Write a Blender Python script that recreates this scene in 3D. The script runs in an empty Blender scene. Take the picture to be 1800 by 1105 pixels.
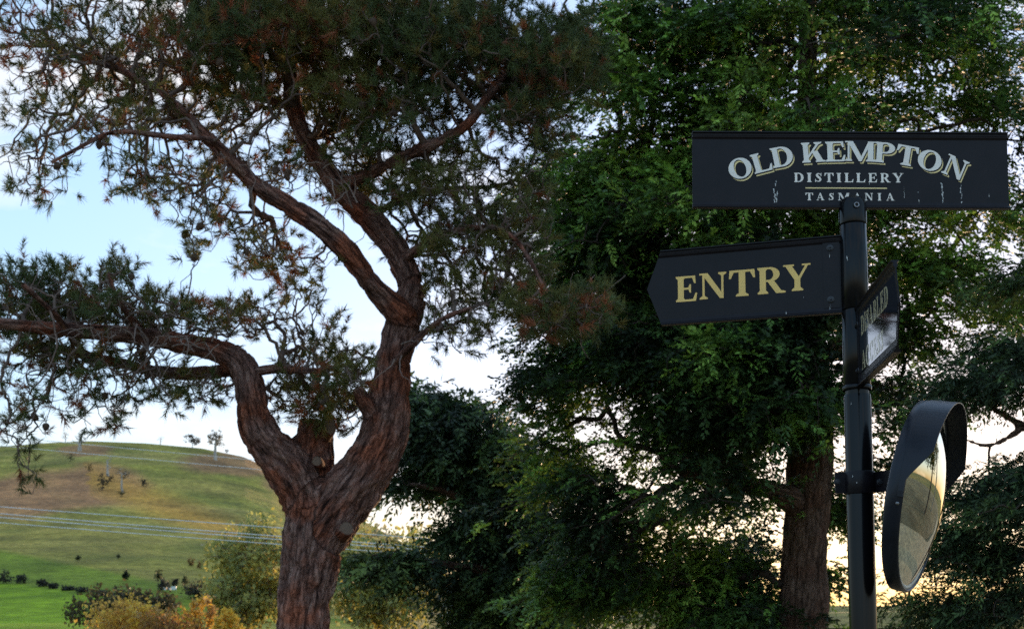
import bpy, math, random
import numpy as np
from mathutils import Vector, Matrix

# ------------------------------------------------------------------ camera, sky, sun, exposure
SC = bpy.context.scene
COL = SC.collection
R = math.radians
FPX, CX, CY, PITCH, EYE = 2100.0, 900.0, 876.0, R(5.0), 1.6
cam_d = bpy.data.cameras.new('camera')
cam = bpy.data.objects.new('camera', cam_d)
COL.objects.link(cam)
SC.camera = cam
cam.location = (0, 0, EYE)
cam.rotation_euler = (R(90) + PITCH, 0, 0)
cam_d.sensor_width = 36.0
cam_d.lens = FPX / 1800.0 * 36.0
cam_d.shift_y = (CY - 552.5) / 1800.0
cam_d.clip_start = 0.05
cam_d.clip_end = 9000
cam_d.dof.use_dof = True
cam_d.dof.focus_distance = 3.55
cam_d.dof.aperture_fstop = (cam_d.lens / 1000.0) / 0.0050

SUN_AZ, SUN_EL = R(17.0), R(1.5)
world = bpy.data.worlds.new('World')
SC.world = world
world.use_nodes = True
wn = world.node_tree
wn.nodes.clear()
w_out = wn.nodes.new('ShaderNodeOutputWorld')
w_bg = wn.nodes.new('ShaderNodeBackground')
w_sky = wn.nodes.new('ShaderNodeTexSky')
w_sky.sky_type = 'NISHITA'
w_sky.sun_disc = False
w_sky.sun_elevation = SUN_EL
w_sky.sun_rotation = SUN_AZ
w_sky.air_density = 1.0
w_sky.dust_density = 1.3
w_sky.ozone_density = 4.2
w_bg.inputs['Strength'].default_value = 0.15
w_gam = wn.nodes.new('ShaderNodeGamma')          # the camera's high dynamic range: one even compression of the whole sky
w_gam.inputs[1].default_value = 0.43
wn.links.new(w_sky.outputs[0], w_gam.inputs[0])
w_tc = wn.nodes.new('ShaderNodeTexCoord')        # thin evening cloud all round the sky
w_mp = wn.nodes.new('ShaderNodeMapping'); w_mp.inputs['Scale'].default_value = (2.2, 2.2, 7.0); w_mp.inputs['Location'].default_value = (0.35, 0.1, 0.9)
w_nz = wn.nodes.new('ShaderNodeTexNoise'); w_nz.inputs['Scale'].default_value = 1.6; w_nz.inputs['Detail'].default_value = 7.0; w_nz.inputs['Roughness'].default_value = 0.55
w_rp = wn.nodes.new('ShaderNodeValToRGB'); w_rp.color_ramp.elements[0].position = 0.50; w_rp.color_ramp.elements[1].position = 0.72; w_rp.color_ramp.elements[1].color = (0.55, 0.55, 0.55, 1)
w_mx = wn.nodes.new('ShaderNodeMixRGB'); w_mx.inputs[2].default_value = (1.38, 1.15, 0.90, 1)
wn.links.new(w_tc.outputs['Generated'], w_mp.inputs[0]); wn.links.new(w_mp.outputs[0], w_nz.inputs['Vector'])
wn.links.new(w_nz.outputs[0], w_rp.inputs[0]); wn.links.new(w_rp.outputs[0], w_mx.inputs[0])
wn.links.new(w_gam.outputs[0], w_mx.inputs[1]); wn.links.new(w_mx.outputs[0], w_bg.inputs[0])
wn.links.new(w_bg.outputs[0], w_out.inputs[0])

sun_d = bpy.data.lights.new('sun', 'SUN')
sun_d.energy = 0.7
sun_d.angle = R(0.6)
sun_d.color = (1.0, 0.66, 0.36)
sun = bpy.data.objects.new('sun', sun_d)
COL.objects.link(sun)
sdir = Vector((math.sin(SUN_AZ) * math.cos(SUN_EL), math.cos(SUN_AZ) * math.cos(SUN_EL), math.sin(SUN_EL)))
sun.rotation_euler = sdir.to_track_quat('Z', 'Y').to_euler()

SC.view_settings.view_transform = 'Standard'
SC.view_settings.look = 'None'
SC.view_settings.gamma = 1.0
SC.view_settings.use_curve_mapping = False
SC.view_settings.exposure = 3.0
SC.cycles.max_bounces = 8
SC.cycles.diffuse_bounces = 3
SC.cycles.glossy_bounces = 3
SC.cycles.transmission_bounces = 4
SC.cycles.use_denoising = False
SC.cycles.caustics_reflective = False
SC.cycles.caustics_refractive = False

# ------------------------------------------------------------------ helpers
rng = np.random.default_rng(7)
FW = np.array([0, math.cos(PITCH), math.sin(PITCH)])
UP = np.array([0, -math.sin(PITCH), math.cos(PITCH)])
CAM = np.array([0, 0, EYE])

def ray(px, py):
    px = np.asarray(px, float); py = np.asarray(py, float)
    u = (px - CX) / FPX; v = (CY - py) / FPX
    return FW + np.multiply.outer(u, np.array([1.0, 0, 0])) + np.multiply.outer(v, UP)

def at(px, py, Y):
    """world point seen at pixel (px, py) of the photograph on the plane y = Y"""
    d = ray(px, py)
    return CAM + d * (np.asarray(Y, float) / d[..., 1])[..., None]

def project(P):
    q = np.asarray(P, float) - CAM
    dep = q @ FW
    return CX + FPX * q[..., 0] / dep, CY - FPX * (q @ UP) / dep

def on_plane(px, py, o, n):
    d = ray(px, py)
    t = ((np.asarray(o) - CAM) @ np.asarray(n)) / (d @ np.asarray(n))
    return CAM + d * np.asarray(t)[..., None]

def pxm(Y):
    return Y / FPX

def hash3(i, j, k):
    h = (i * 374761393 + j * 668265263 + k * 2147483647) & 0xFFFFFFFF
    h = ((h ^ (h >> 13)) * 1274126177) & 0xFFFFFFFF
    return ((h ^ (h >> 16)) & 0xFFFF) / 65535.0

def vnoise(p):
    p = np.asarray(p, float)
    i = np.floor(p).astype(np.int64); f = p - i
    f = f * f * (3 - 2 * f)
    r = 0
    for a in (0, 1):
        for b in (0, 1):
            for c in (0, 1):
                w = (f[..., 0] if a else 1 - f[..., 0]) * (f[..., 1] if b else 1 - f[..., 1]) * (f[..., 2] if c else 1 - f[..., 2])
                r = r + w * hash3(i[..., 0] + a, i[..., 1] + b, i[..., 2] + c)
    return r

def fbm(p, o=4):
    p = np.asarray(p, float); r = 0; a = 0.5
    for k in range(o):
        r = r + a * vnoise(p * 2 ** k + 17.3 * k); a *= 0.5
    return r / (1 - 0.5 ** o)

def unit(v):
    return v / np.maximum(np.linalg.norm(v, axis=-1, keepdims=True), 1e-9)

def perp(d):
    """two unit vectors square to each d"""
    ref = np.where(np.abs(d[..., 2:3]) > 0.9, np.array([1.0, 0, 0]), np.array([0, 0, 1.0]))
    a = unit(np.cross(d, ref)); b = np.cross(d, a)
    return a, b

def mesh_np(name, V, F, mat=None, smooth=False, colors=None, face_colors=None, vec=None):
    """F: (n,3) or (n,4) array or a list of such arrays"""
    if not isinstance(F, (list, tuple)): F = [F]
    F = [f for f in F if len(f)]
    me = bpy.data.meshes.new(name)
    V = np.ascontiguousarray(V, dtype=np.float32)
    me.vertices.add(len(V)); me.vertices.foreach_set('co', V.ravel())
    li = np.concatenate([f.ravel() for f in F]).astype(np.int32)
    tot = np.concatenate([np.full(len(f), f.shape[1], np.int32) for f in F])
    st = np.concatenate([[0], np.cumsum(tot)[:-1]]).astype(np.int32)
    me.loops.add(len(li)); me.loops.foreach_set('vertex_index', li)
    me.polygons.add(len(tot)); me.polygons.foreach_set('loop_start', st); me.polygons.foreach_set('loop_total', tot)
    if smooth: me.polygons.foreach_set('use_smooth', np.ones(len(tot), bool))
    me.update(calc_edges=True)
    for arr, dom in ((colors, 'POINT'), (face_colors, 'FACE')):
        if arr is not None:
            at_ = me.attributes.new('tint', 'FLOAT_COLOR', dom)
            c = np.ones((len(arr), 4), np.float32); c[:, :3] = arr
            at_.data.foreach_set('color', c.ravel())
    if vec is not None:
        at_ = me.attributes.new('bark', 'FLOAT_VECTOR', 'POINT')
        at_.data.foreach_set('vector', np.ascontiguousarray(vec, np.float32).ravel())
    if mat: me.materials.append(mat)
    return me

def link(name, me, parent=None, M=None):
    o = bpy.data.objects.new(name, me)
    COL.objects.link(o)
    if M is not None: o.matrix_local = M
    if parent is not None: o.parent = parent
    return o

def thing(name, label, cat, loc=(0, 0, 0), group=None):
    o = bpy.data.objects.new(name, None)
    o.empty_display_size = 0.1
    COL.objects.link(o)
    o.location = Vector([float(c) for c in loc])
    o['label'] = label; o['category'] = cat
    if group: o['group'] = group
    return o

def tag(o, label, cat, group=None):
    o['label'] = label; o['category'] = cat
    if group: o['group'] = group
    return o

def child(name, me, parent, kind=None):
    """mesh given in world coordinates, parented to a thing that stands at parent.location"""
    o = link(name, me, parent)
    off = Vector(parent.location)
    p = parent
    while p.parent is not None:
        p = p.parent; off += p.location
    me.transform(Matrix.Translation(-off))
    if kind: o['kind'] = kind
    return o

class MB:
    def __init__(s): s.v = []; s.f = []; s.sm = []
    def add(s, V, F, smooth=False):
        b = len(s.v)
        s.v += [tuple(map(float, p)) for p in V]
        for f in F: s.f.append([b + i for i in f]); s.sm.append(smooth)
        return s
    def box(s, lo, hi, M=None):
        V = [(x, y, z) for x in (lo[0], hi[0]) for y in (lo[1], hi[1]) for z in (lo[2], hi[2])]
        if M is not None: V = [tuple(M @ Vector(p)) for p in V]
        return s.add(V, [(0, 1, 3, 2), (4, 6, 7, 5), (0, 4, 5, 1), (2, 3, 7, 6), (0, 2, 6, 4), (1, 5, 7, 3)])
    def prism(s, poly, z0, z1, M=None):
        n = len(poly)
        V = [(p[0], p[1], z0) for p in poly] + [(p[0], p[1], z1) for p in poly]
        if M is not None: V = [tuple(M @ Vector(p)) for p in V]
        F = [list(range(n))[::-1], list(range(n, 2 * n))] + [(i, (i + 1) % n, n + (i + 1) % n, n + i) for i in range(n)]
        return s.add(V, F)
    def lathe(s, prof, n=32, M=None, smooth=True, a0=0, a1=2 * math.pi):
        """prof: list of (radius, z)"""
        full = abs(a1 - a0 - 2 * math.pi) < 1e-6
        m = n if full else n + 1
        V = []
        for r_, z in prof:
            for i in range(m):
                a = a0 + (a1 - a0) * i / n
                V.append((r_ * math.cos(a), r_ * math.sin(a), z))
        if M is not None: V = [tuple(M @ Vector(p)) for p in V]
        F = []
        for j in range(len(prof) - 1):
            for i in range(n):
                k = (i + 1) % m
                F.append((j * m + i, j * m + k, (j + 1) * m + k, (j + 1) * m + i))
        return s.add(V, F, smooth)
    def mesh(s, name, mat):
        me = bpy.data.meshes.new(name)
        me.from_pydata(s.v, [], s.f)
        me.polygons.foreach_set('use_smooth', s.sm)
        if mat: me.materials.append(mat)
        me.update()
        return me

# ------------------------------------------------------------------ materials
def material(name):
    m = bpy.data.materials.new(name); m.use_nodes = True
    nt = m.node_tree; nt.nodes.clear()
    out = nt.nodes.new('ShaderNodeOutputMaterial')
    b = nt.nodes.new('ShaderNodeBsdfPrincipled')
    nt.links.new(b.outputs[0], out.inputs[0])
    return m, nt, b, out

def N(nt, t, **kw):
    n = nt.nodes.new(t)
    for k, v in kw.items():
        if k in n.inputs: n.inputs[k].default_value = v
        else: setattr(n, k, v)
    return n

def ramp(nt, fac, stops):
    r = nt.nodes.new('ShaderNodeValToRGB')
    el = r.color_ramp.elements
    while len(el) < len(stops): el.new(0.5)
    for e, (p, c) in zip(el, stops):
        e.position = p; e.color = (*c, 1) if len(c) == 3 else c
    nt.links.new(fac, r.inputs[0])
    return r

def paint(name, col, rough, coat=0.0, bump=0.15, scale=900, spec=0.5, mottle=0.3, metal=0.0):
    m, nt, b, _ = material(name)
    co = N(nt, 'ShaderNodeTexCoord')
    n1 = N(nt, 'ShaderNodeTexNoise', Scale=14.0, Detail=6.0, Roughness=0.65)
    n2 = N(nt, 'ShaderNodeTexNoise', Scale=float(scale), Detail=2.0)
    for n in (n1, n2): nt.links.new(co.outputs['Object'], n.inputs['Vector'])
    lo = tuple(c * (1 - mottle) for c in col); hi = tuple(min(1, c * (1 + mottle)) for c in col)
    r = ramp(nt, n1.outputs[0], [(0.3, lo), (0.7, hi)])
    nt.links.new(r.outputs[0], b.inputs['Base Color'])
    mr = N(nt, 'ShaderNodeMapRange')
    mr.inputs['To Min'].default_value = rough * 0.75; mr.inputs['To Max'].default_value = min(1, rough * 1.3)
    nt.links.new(n1.outputs[0], mr.inputs[0]); nt.links.new(mr.outputs[0], b.inputs['Roughness'])
    b.inputs['Specular IOR Level'].default_value = spec
    b.inputs['Coat Weight'].default_value = coat
    b.inputs['Coat Roughness'].default_value = 0.06
    b.inputs['Metallic'].default_value = metal
    if bump:
        bp = N(nt, 'ShaderNodeBump', Strength=bump, Distance=0.0006)
        nt.links.new(n2.outputs[0], bp.inputs['Height']); nt.links.new(bp.outputs[0], b.inputs['Normal'])
    return m

M_BLACK = paint('black_sign_paint', (0.011, 0.0088, 0.0110), 0.34, bump=0.3, scale=700, mottle=0.35, spec=0.2)
M_POLE = paint('black_pole_paint', (0.004, 0.0038, 0.0045), 0.17, bump=0.06, scale=60, mottle=0.4, spec=0.24)
M_GLOSS = paint('black_gloss_sheet', (0.010, 0.012, 0.018), 0.035, bump=0.02, scale=30, spec=0.9, mottle=0.2)
M_GOLD = paint('gold_vinyl', (0.95, 0.60, 0.17), 0.45, bump=0.05, mottle=0.08)
M_CREAM = paint('cream_gold_vinyl', (0.95, 0.72, 0.32), 0.45, bump=0.05, mottle=0.08)
M_SILVER = paint('silver_vinyl', (0.98, 0.86, 0.76), 0.4, bump=0.05, mottle=0.10)
M_WHITE = paint('white_vinyl', (0.98, 0.86, 0.76), 0.5, bump=0.05, mottle=0.08)
M_DULLGOLD = paint('pale_vinyl', (0.55, 0.46, 0.27), 0.12, bump=0.02, mottle=0.1, spec=0.8)
M_BOLT = paint('dull_steel', (0.22, 0.22, 0.23), 0.35, bump=0.1, metal=0.9)
M_BOLTBLACK = paint('black_bolt', (0.02, 0.02, 0.024), 0.35, bump=0.1)
M_PLASTIC = paint('black_mirror_plastic', (0.012, 0.014, 0.020), 0.33, bump=0.25, scale=500, mottle=0.3, spec=0.26)
M_GASKET = paint('pale_gasket', (0.55, 0.50, 0.42), 0.5, bump=0.1)
M_DROP = paint('bird_dropping', (0.62, 0.62, 0.60), 0.8, bump=0.4, scale=400, mottle=0.4)
M_WIRE = paint('weathered_wire', (0.85, 0.82, 0.76), 0.5, bump=0)
M_TROUGH = paint('white_sheet_metal', (0.72, 0.72, 0.70), 0.5, bump=0)

def mirror_mat():
    m, nt, b, _ = material('mirror_face')
    b.inputs['Metallic'].default_value = 1.0
    co = N(nt, 'ShaderNodeTexCoord')
    n1 = N(nt, 'ShaderNodeTexNoise', Scale=9.0, Detail=6.0, Roughness=0.7)
    n2 = N(nt, 'ShaderNodeTexNoise', Scale=160.0, Detail=3.0)
    for n in (n1, n2): nt.links.new(co.outputs['Object'], n.inputs['Vector'])
    r = ramp(nt, n1.outputs[0], [(0.3, (0.76, 0.72, 0.58)), (0.7, (0.88, 0.85, 0.74))])
    nt.links.new(r.outputs[0], b.inputs['Base Color'])
    mr = N(nt, 'ShaderNodeMapRange')
    mr.inputs['From Min'].default_value = 0.45; mr.inputs['From Max'].default_value = 0.75
    mr.inputs['To Min'].default_value = 0.012; mr.inputs['To Max'].default_value = 0.06
    nt.links.new(n2.outputs[0], mr.inputs[0]); nt.links.new(mr.outputs[0], b.inputs['Roughness'])
    return m
M_MIRROR = mirror_mat()

def bark_mat(name, dark, mid, light, red, sc, bump=1.0, dist=0.03, ax=0.22):
    m, nt, b, _ = material(name)
    a = N(nt, 'ShaderNodeAttribute', attribute_name='bark')
    mp = N(nt, 'ShaderNodeMapping'); mp.inputs['Scale'].default_value = (1, 1, ax)
    nt.links.new(a.outputs['Vector'], mp.inputs['Vector'])
    nz = N(nt, 'ShaderNodeTexNoise', Scale=sc * 0.6, Detail=6.0, Roughness=0.65)
    nt.links.new(mp.outputs[0], nz.inputs['Vector'])
    ad = N(nt, 'ShaderNodeMixRGB', blend_type='ADD', Fac=2.6 / sc)
    nt.links.new(mp.outputs[0], ad.inputs[1]); nt.links.new(nz.outputs['Color'], ad.inputs[2])
    vo = N(nt, 'ShaderNodeTexVoronoi', feature='DISTANCE_TO_EDGE', Scale=float(sc))
    vo2 = N(nt, 'ShaderNodeTexVoronoi', feature='DISTANCE_TO_EDGE', Scale=float(sc) * 2.3)
    st = N(nt, 'ShaderNodeTexNoise', Scale=sc * 1.6, Detail=9.0, Roughness=0.75)
    mp2 = N(nt, 'ShaderNodeMapping'); mp2.inputs['Scale'].default_value = (1, 1, ax * 0.4)
    nt.links.new(a.outputs['Vector'], mp2.inputs['Vector']); nt.links.new(mp2.outputs[0], st.inputs['Vector'])
    for v in (vo, vo2): nt.links.new(ad.outputs[0], v.inputs['Vector'])
    n3 = N(nt, 'ShaderNodeTexNoise', Scale=2.2, Detail=5.0, Roughness=0.6)
    nt.links.new(a.outputs['Vector'], n3.inputs['Vector'])
    r = ramp(nt, st.outputs[0], [(0.36, dark), (0.50, mid), (0.66, light)])
    rr = ramp(nt, st.outputs[0], [(0.37, dark), (0.60, red)])
    r3 = ramp(nt, n3.outputs[0], [(0.46, (0, 0, 0)), (0.60, (1, 1, 1))])
    mx = N(nt, 'ShaderNodeMixRGB', blend_type='MIX')
    mu = N(nt, 'ShaderNodeMath', operation='MULTIPLY'); mu.inputs[1].default_value = 0.8
    nt.links.new(r3.outputs[0], mu.inputs[0]); nt.links.new(mu.outputs[0], mx.inputs['Fac'])
    nt.links.new(r.outputs[0], mx.inputs[1]); nt.links.new(rr.outputs[0], mx.inputs[2])
    ck = ramp(nt, vo.outputs['Distance'], [(0.0, (0.20, 0.17, 0.16)), (0.08, (1, 1, 1))])
    ck2 = ramp(nt, vo2.outputs['Distance'], [(0.0, (0.66, 0.64, 0.62)), (0.10, (1, 1, 1))])
    m1 = N(nt, 'ShaderNodeMixRGB', blend_type='MULTIPLY', Fac=0.75)
    m2_ = N(nt, 'ShaderNodeMixRGB', blend_type='MULTIPLY', Fac=0.8)
    nt.links.new(mx.outputs[0], m1.inputs[1]); nt.links.new(ck.outputs[0], m1.inputs[2])
    nt.links.new(m1.outputs[0], m2_.inputs[1]); nt.links.new(ck2.outputs[0], m2_.inputs[2])
    nt.links.new(m2_.outputs[0], b.inputs['Base Color'])
    b.inputs['Roughness'].default_value = 0.9
    b.inputs['Specular IOR Level'].default_value = 0.2
    rv = ramp(nt, vo.outputs['Distance'], [(0.0, (0, 0, 0)), (0.2, (0.6, 0.6, 0.6))])
    h = N(nt, 'ShaderNodeMath', operation='ADD')
    nt.links.new(rv.outputs[0], h.inputs[0]); nt.links.new(st.outputs[0], h.inputs[1])
    bp = N(nt, 'ShaderNodeBump', Strength=bump, Distance=dist)
    nt.links.new(h.outputs[0], bp.inputs['Height']); nt.links.new(bp.outputs[0], b.inputs['Normal'])
    return m
M_PINEBARK = bark_mat('pine_bark', (0.030, 0.013, 0.010), (0.30, 0.155, 0.120), (0.50, 0.32, 0.26), (0.55, 0.15, 0.065), 14.0, bump=1.0, ax=0.30)
M_CYPBARK = bark_mat('cypress_bark', (0.05, 0.03, 0.02), (0.22, 0.135, 0.10), (0.34, 0.22, 0.165), (0.30, 0.145, 0.095), 16.0, dist=0.02)

def leaf_mat(name, trans=0.35, rough=0.55, spec=0.3):
    m, nt, b, out = material(name)
    a = N(nt, 'ShaderNodeAttribute', attribute_name='tint')
    nt.links.new(a.outputs['Color'], b.inputs['Base Color'])
    b.inputs['Roughness'].default_value = rough
    b.inputs['Specular IOR Level'].default_value = spec
    t = N(nt, 'ShaderNodeBsdfTranslucent')
    nt.links.new(a.outputs['Color'], t.inputs['Color'])
    mx = N(nt, 'ShaderNodeMixShader'); mx.inputs[0].default_value = trans
    nt.links.new(b.outputs[0], mx.inputs[1]); nt.links.new(t.outputs[0], mx.inputs[2])
    nt.links.new(mx.outputs[0], out.inputs[0])
    return m
M_NEEDLE = leaf_mat('pine_needles', 0.3)
M_LEAF = leaf_mat('scale_leaves', 0.24)
M_FARLEAF = leaf_mat('broad_leaves', 0.48)

def twig_mat(name, k=1.0):
    m, nt, b, _ = material(name)
    a = N(nt, 'ShaderNodeAttribute', attribute_name='tint')
    co = N(nt, 'ShaderNodeTexCoord')
    n = N(nt, 'ShaderNodeTexNoise', Scale=25.0, Detail=4.0)
    nt.links.new(co.outputs['Object'], n.inputs['Vector'])
    r = ramp(nt, n.outputs[0], [(0.3, (0.6, 0.6, 0.6)), (0.7, (1.2, 1.2, 1.2))])
    mm = N(nt, 'ShaderNodeMixRGB', blend_type='MULTIPLY', Fac=1.0)
    nt.links.new(a.outputs['Color'], mm.inputs[1]); nt.links.new(r.outputs[0], mm.inputs[2])
    nt.links.new(mm.outputs[0], b.inputs['Base Color'])
    b.inputs['Roughness'].default_value = 0.9
    b.inputs['Specular IOR Level'].default_value = 0.2
    return m
M_TWIG = twig_mat('twig_bark')

def wood_mat():
    m, nt, b, _ = material('sawn_wood')
    co = N(nt, 'ShaderNodeTexCoord')
    wv = N(nt, 'ShaderNodeTexWave', wave_type='RINGS', Scale=70.0, Distortion=3.5, Detail=3.0)
    wv.rings_direction = 'Z'
    nt.links.new(co.outputs['Object'], wv.inputs['Vector'])
    r = ramp(nt, wv.outputs[0], [(0.0, (0.07, 0.042, 0.03)), (1.0, (0.22, 0.14, 0.09))])
    nt.links.new(r.outputs[0], b.inputs['Base Color']); b.inputs['Roughness'].default_value = 0.9
    return m
M_SAWN = wood_mat()

def ground_mat(name, scale=2.0, bump=0.5, dist=0.05, grain=0.5):
    m, nt, b, _ = material(name)
    a = N(nt, 'ShaderNodeAttribute', attribute_name='tint')
    co = N(nt, 'ShaderNodeTexCoord')
    n = N(nt, 'ShaderNodeTexNoise', Scale=scale, Detail=10.0, Roughness=0.7)
    n2 = N(nt, 'ShaderNodeTexNoise', Scale=scale * 0.11, Detail=6.0, Roughness=0.6)
    for q in (n, n2): nt.links.new(co.outputs['Object'], q.inputs['Vector'])
    r = ramp(nt, n.outputs[0], [(0.3, (1 - grain,) * 3), (0.7, (1 + grain * 0.6,) * 3)])
    r2 = ramp(nt, n2.outputs[0], [(0.32, (0.62, 0.64, 0.66)), (0.68, (1.32, 1.28, 1.15))])
    m1 = N(nt, 'ShaderNodeMixRGB', blend_type='MULTIPLY', Fac=1.0)
    m2 = N(nt, 'ShaderNodeMixRGB', blend_type='MULTIPLY', Fac=1.0)
    nt.links.new(a.outputs['Color'], m1.inputs[1]); nt.links.new(r.outputs[0], m1.inputs[2])
    nt.links.new(m1.outputs[0], m2.inputs[1]); nt.links.new(r2.outputs[0], m2.inputs[2])
    nt.links.new(m2.outputs[0], b.inputs['Base Color'])
    b.inputs['Roughness'].default_value = 0.95; b.inputs['Specular IOR Level'].default_value = 0.15
    bp = N(nt, 'ShaderNodeBump', Strength=bump, Distance=dist)
    nt.links.new(n.outputs[0], bp.inputs['Height']); nt.links.new(bp.outputs[0], b.inputs['Normal'])
    return m
M_GROUND = ground_mat('grassland', 0.45, 1.0, 1.0, 0.6)
M_ROAD = ground_mat('asphalt', 6.0, 0.3, 0.01, 0.25)
M_GRAVEL = ground_mat('gravel', 40.0, 0.8, 0.02, 0.35)

# ------------------------------------------------------------------ terrain: one sheet out to the horizon
RX = np.array([-2600, -900, -300, 0, 80, 150, 250, 350, 425, 480, 530, 620, 700, 760, 800, 880, 1000, 1200, 1800, 2600, 5200], float)
RY = np.array([960, 850, 797, 783, 777, 774, 778, 787, 802, 827, 858, 905, 948, 988, 1016, 1044, 1058, 1064, 1066, 1050, 1040], float)

def elev(px, py):
    d = ray(px, py)
    return d[..., 2] / np.hypot(d[..., 0], d[..., 1])

def terrain_z(x, y):
    x = np.asarray(x, float); y = np.asarray(y, float)
    d = np.hypot(x, y)
    az = np.arctan2(x, np.maximum(y, 1e-3) + 0 * x)
    az = np.clip(np.where(y <= 0, np.sign(x) * 1.3, az), -1.15, 1.15)
    px = 900 + FPX * np.tan(az)
    er = elev(px, np.interp(px, RX, RY))
    und = (fbm(np.stack([x * 0.02, y * 0.02, 0 * x], -1), 4) - 0.5) * 5.0 + (fbm(np.stack([x * 0.006, y * 0.006, 0 * x + 5], -1), 3) - 0.5) * 14.0
    t = np.clip((d - 85) / (600 - 85), 0, 1)
    s = 0.62 * t + 0.38 * t * t * (3 - 2 * t)
    e = -0.022 + (er + 0.022) * s
    z_hill = EYE + e * d + und * np.clip(t * (1 - t) * 3.2, 0, 1)
    over = np.clip((d - 600) / 500, 0, None)
    z_hill = np.where(d > 600, EYE + er * 600 - (np.abs(er) * 600 * 0.5 + 12) * np.minimum(over, 3.0) * 0.5, z_hill)
    z_near = (fbm(np.stack([x * 0.15, y * 0.15, 0 * x + 9], -1), 3) - 0.5) * 0.16 - 0.02
    w = np.clip((d - 40) / 45, 0, 1); w = w * w * (3 - 2 * w)
    return z_near * (1 - w) + z_hill * w

def build_ground():
    na, nd = 620, 300
    azs = np.concatenate([np.linspace(-3.14, -0.75, 50, endpoint=False), np.linspace(-0.75, 0.75, na - 100), np.linspace(0.75, 3.14, 51)[1:]])
    na = len(azs)
    ds = np.concatenate([[0.05], np.geomspace(1.0, 4000.0, nd - 1)])
    ds = np.sort(np.concatenate([ds, np.linspace(80, 640, 220)])); nd = len(ds)
    A, D = np.meshgrid(azs, ds, indexing='ij')
    X, Y = D * np.sin(A), D * np.cos(A)
    Z = terrain_z(X, Y)
    V = np.stack([X, Y, Z], -1).reshape(-1, 3)
    idx = np.arange(na * nd).reshape(na, nd)
    F = np.stack([idx[:-1, :-1], idx[1:, :-1], idx[1:, 1:], idx[:-1, 1:]], -1).reshape(-1, 4)
    # land cover
    px, py = project(np.where(V[:, 1:2] > 1, V, [[0, 1.0, 0]]))
    n1 = fbm(V * [0.012, 0.012, 0.02], 5); n2 = fbm(V * [0.05, 0.05, 0.05] + 31, 4); n3 = fbm(V * [0.004, 0.03, 0.05] + 71, 4)
    d = np.hypot(V[:, 0], V[:, 1])
    c = np.empty((len(V), 3)); c[:] = (0.37, 0.32, 0.06)
    def mix(w, col):
        w = np.clip(w, 0, 1)[:, None]; c[:] = c * (1 - w) + np.array(col) * w
    wob = (n1 - 0.5) * 60 + (n2 - 0.5) * 40
    n4 = fbm(np.stack([(V[:, 0] + V[:, 1] * 0.3) * 0.01, (V[:, 1] - V[:, 0] * 0.3) * 0.09, V[:, 2] * 0.22], -1) + 13, 5)
    mix((n4 - 0.50) * 5.0, (0.46, 0.36, 0.10))
    mix((0.44 - n4) * 5.0, (0.20, 0.19, 0.05))
    mix((n3 - 0.42) * 3.0, (0.48, 0.36, 0.08))
    mix((n2 - 0.55) * 2.5, (0.25, 0.255, 0.05))
    far = d > 90
    hx, hy = px + wob, py + wob * 0.4
    def blob(x, y, rx, ry, soft=0.35):
        return np.clip((1 - np.hypot((hx - x) / rx, (hy - y) / ry)) / soft, 0, 1) * far
    for b_ in ((90, 865, 130, 42), (190, 855, 90, 40), (30, 880, 100, 40)): mix(blob(*b_) * 0.9, (0.56, 0.27, 0.12))
    for b_ in ((430, 815, 130, 28), (150, 790, 60, 14), (520, 850, 60, 25)): mix(blob(*b_) * 0.85, (0.46, 0.23, 0.11))
    # raking sunlight on the spur, painted into the grass colour as an orange band
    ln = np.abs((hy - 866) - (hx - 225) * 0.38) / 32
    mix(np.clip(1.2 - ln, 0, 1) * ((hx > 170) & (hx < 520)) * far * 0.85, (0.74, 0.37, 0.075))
    # bright pasture at the foot of the hill, darker strip between the hedges
    mix((py - (962 + 0.20 * px) - wob * 0.12) / 8 * far * (px < 760), (0.26, 0.32, 0.03))
    mix((py - (1019 + 0.14 * px) - wob * 0.1) / 6 * far * (px < 330), (0.34, 0.48, 0.02))
    mix(((px > 700) & (py > 985)) * far * 0.8 * 1.0, (0.36, 0.27, 0.10))
    nearm = np.clip((75 - d) / 20, 0, 1)
    mix(nearm, (0.36, 0.29, 0.17))
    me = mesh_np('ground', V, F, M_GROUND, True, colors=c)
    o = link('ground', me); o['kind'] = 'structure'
build_ground()

def strip(name, mat, pts, width, col, lift=0.03, n=60, kind='structure'):
    pts = np.array(pts, float)
    t = np.linspace(0, len(pts) - 1, n)
    P = np.stack([np.interp(t, range(len(pts)), pts[:, k]) for k in (0, 1)], -1)
    for _ in range(6): P[1:-1] = (P[:-2] + P[1:-1] * 2 + P[2:]) / 4
    T = np.gradient(P, axis=0); T /= np.linalg.norm(T, axis=1, keepdims=True)
    Nn = np.stack([-T[:, 1], T[:, 0]], -1)
    ks = np.linspace(-1, 1, 9)
    V = []
    for k in ks:
        q = P + Nn * k * width / 2
        V.append(np.c_[q, terrain_z(q[:, 0], q[:, 1]) + lift])
    V = np.stack(V, 1).reshape(-1, 3)
    idx = np.arange(n * 9).reshape(n, 9)
    F = np.stack([idx[:-1, :-1], idx[:-1, 1:], idx[1:, 1:], idx[1:, :-1]], -1).reshape(-1, 4)
    cols = np.tile(np.array(col), (len(V), 1))
    o = link(name, mesh_np(name, V, F, mat, True, colors=cols)); o['kind'] = kind
    return o
strip('road', M_ROAD, [(95, 60), (55, 74), (28, 86), (12, 105), (6, 135), (4, 180), (-2, 260)], 9.0, (0.16, 0.165, 0.19), 0.25, 120)
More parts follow.
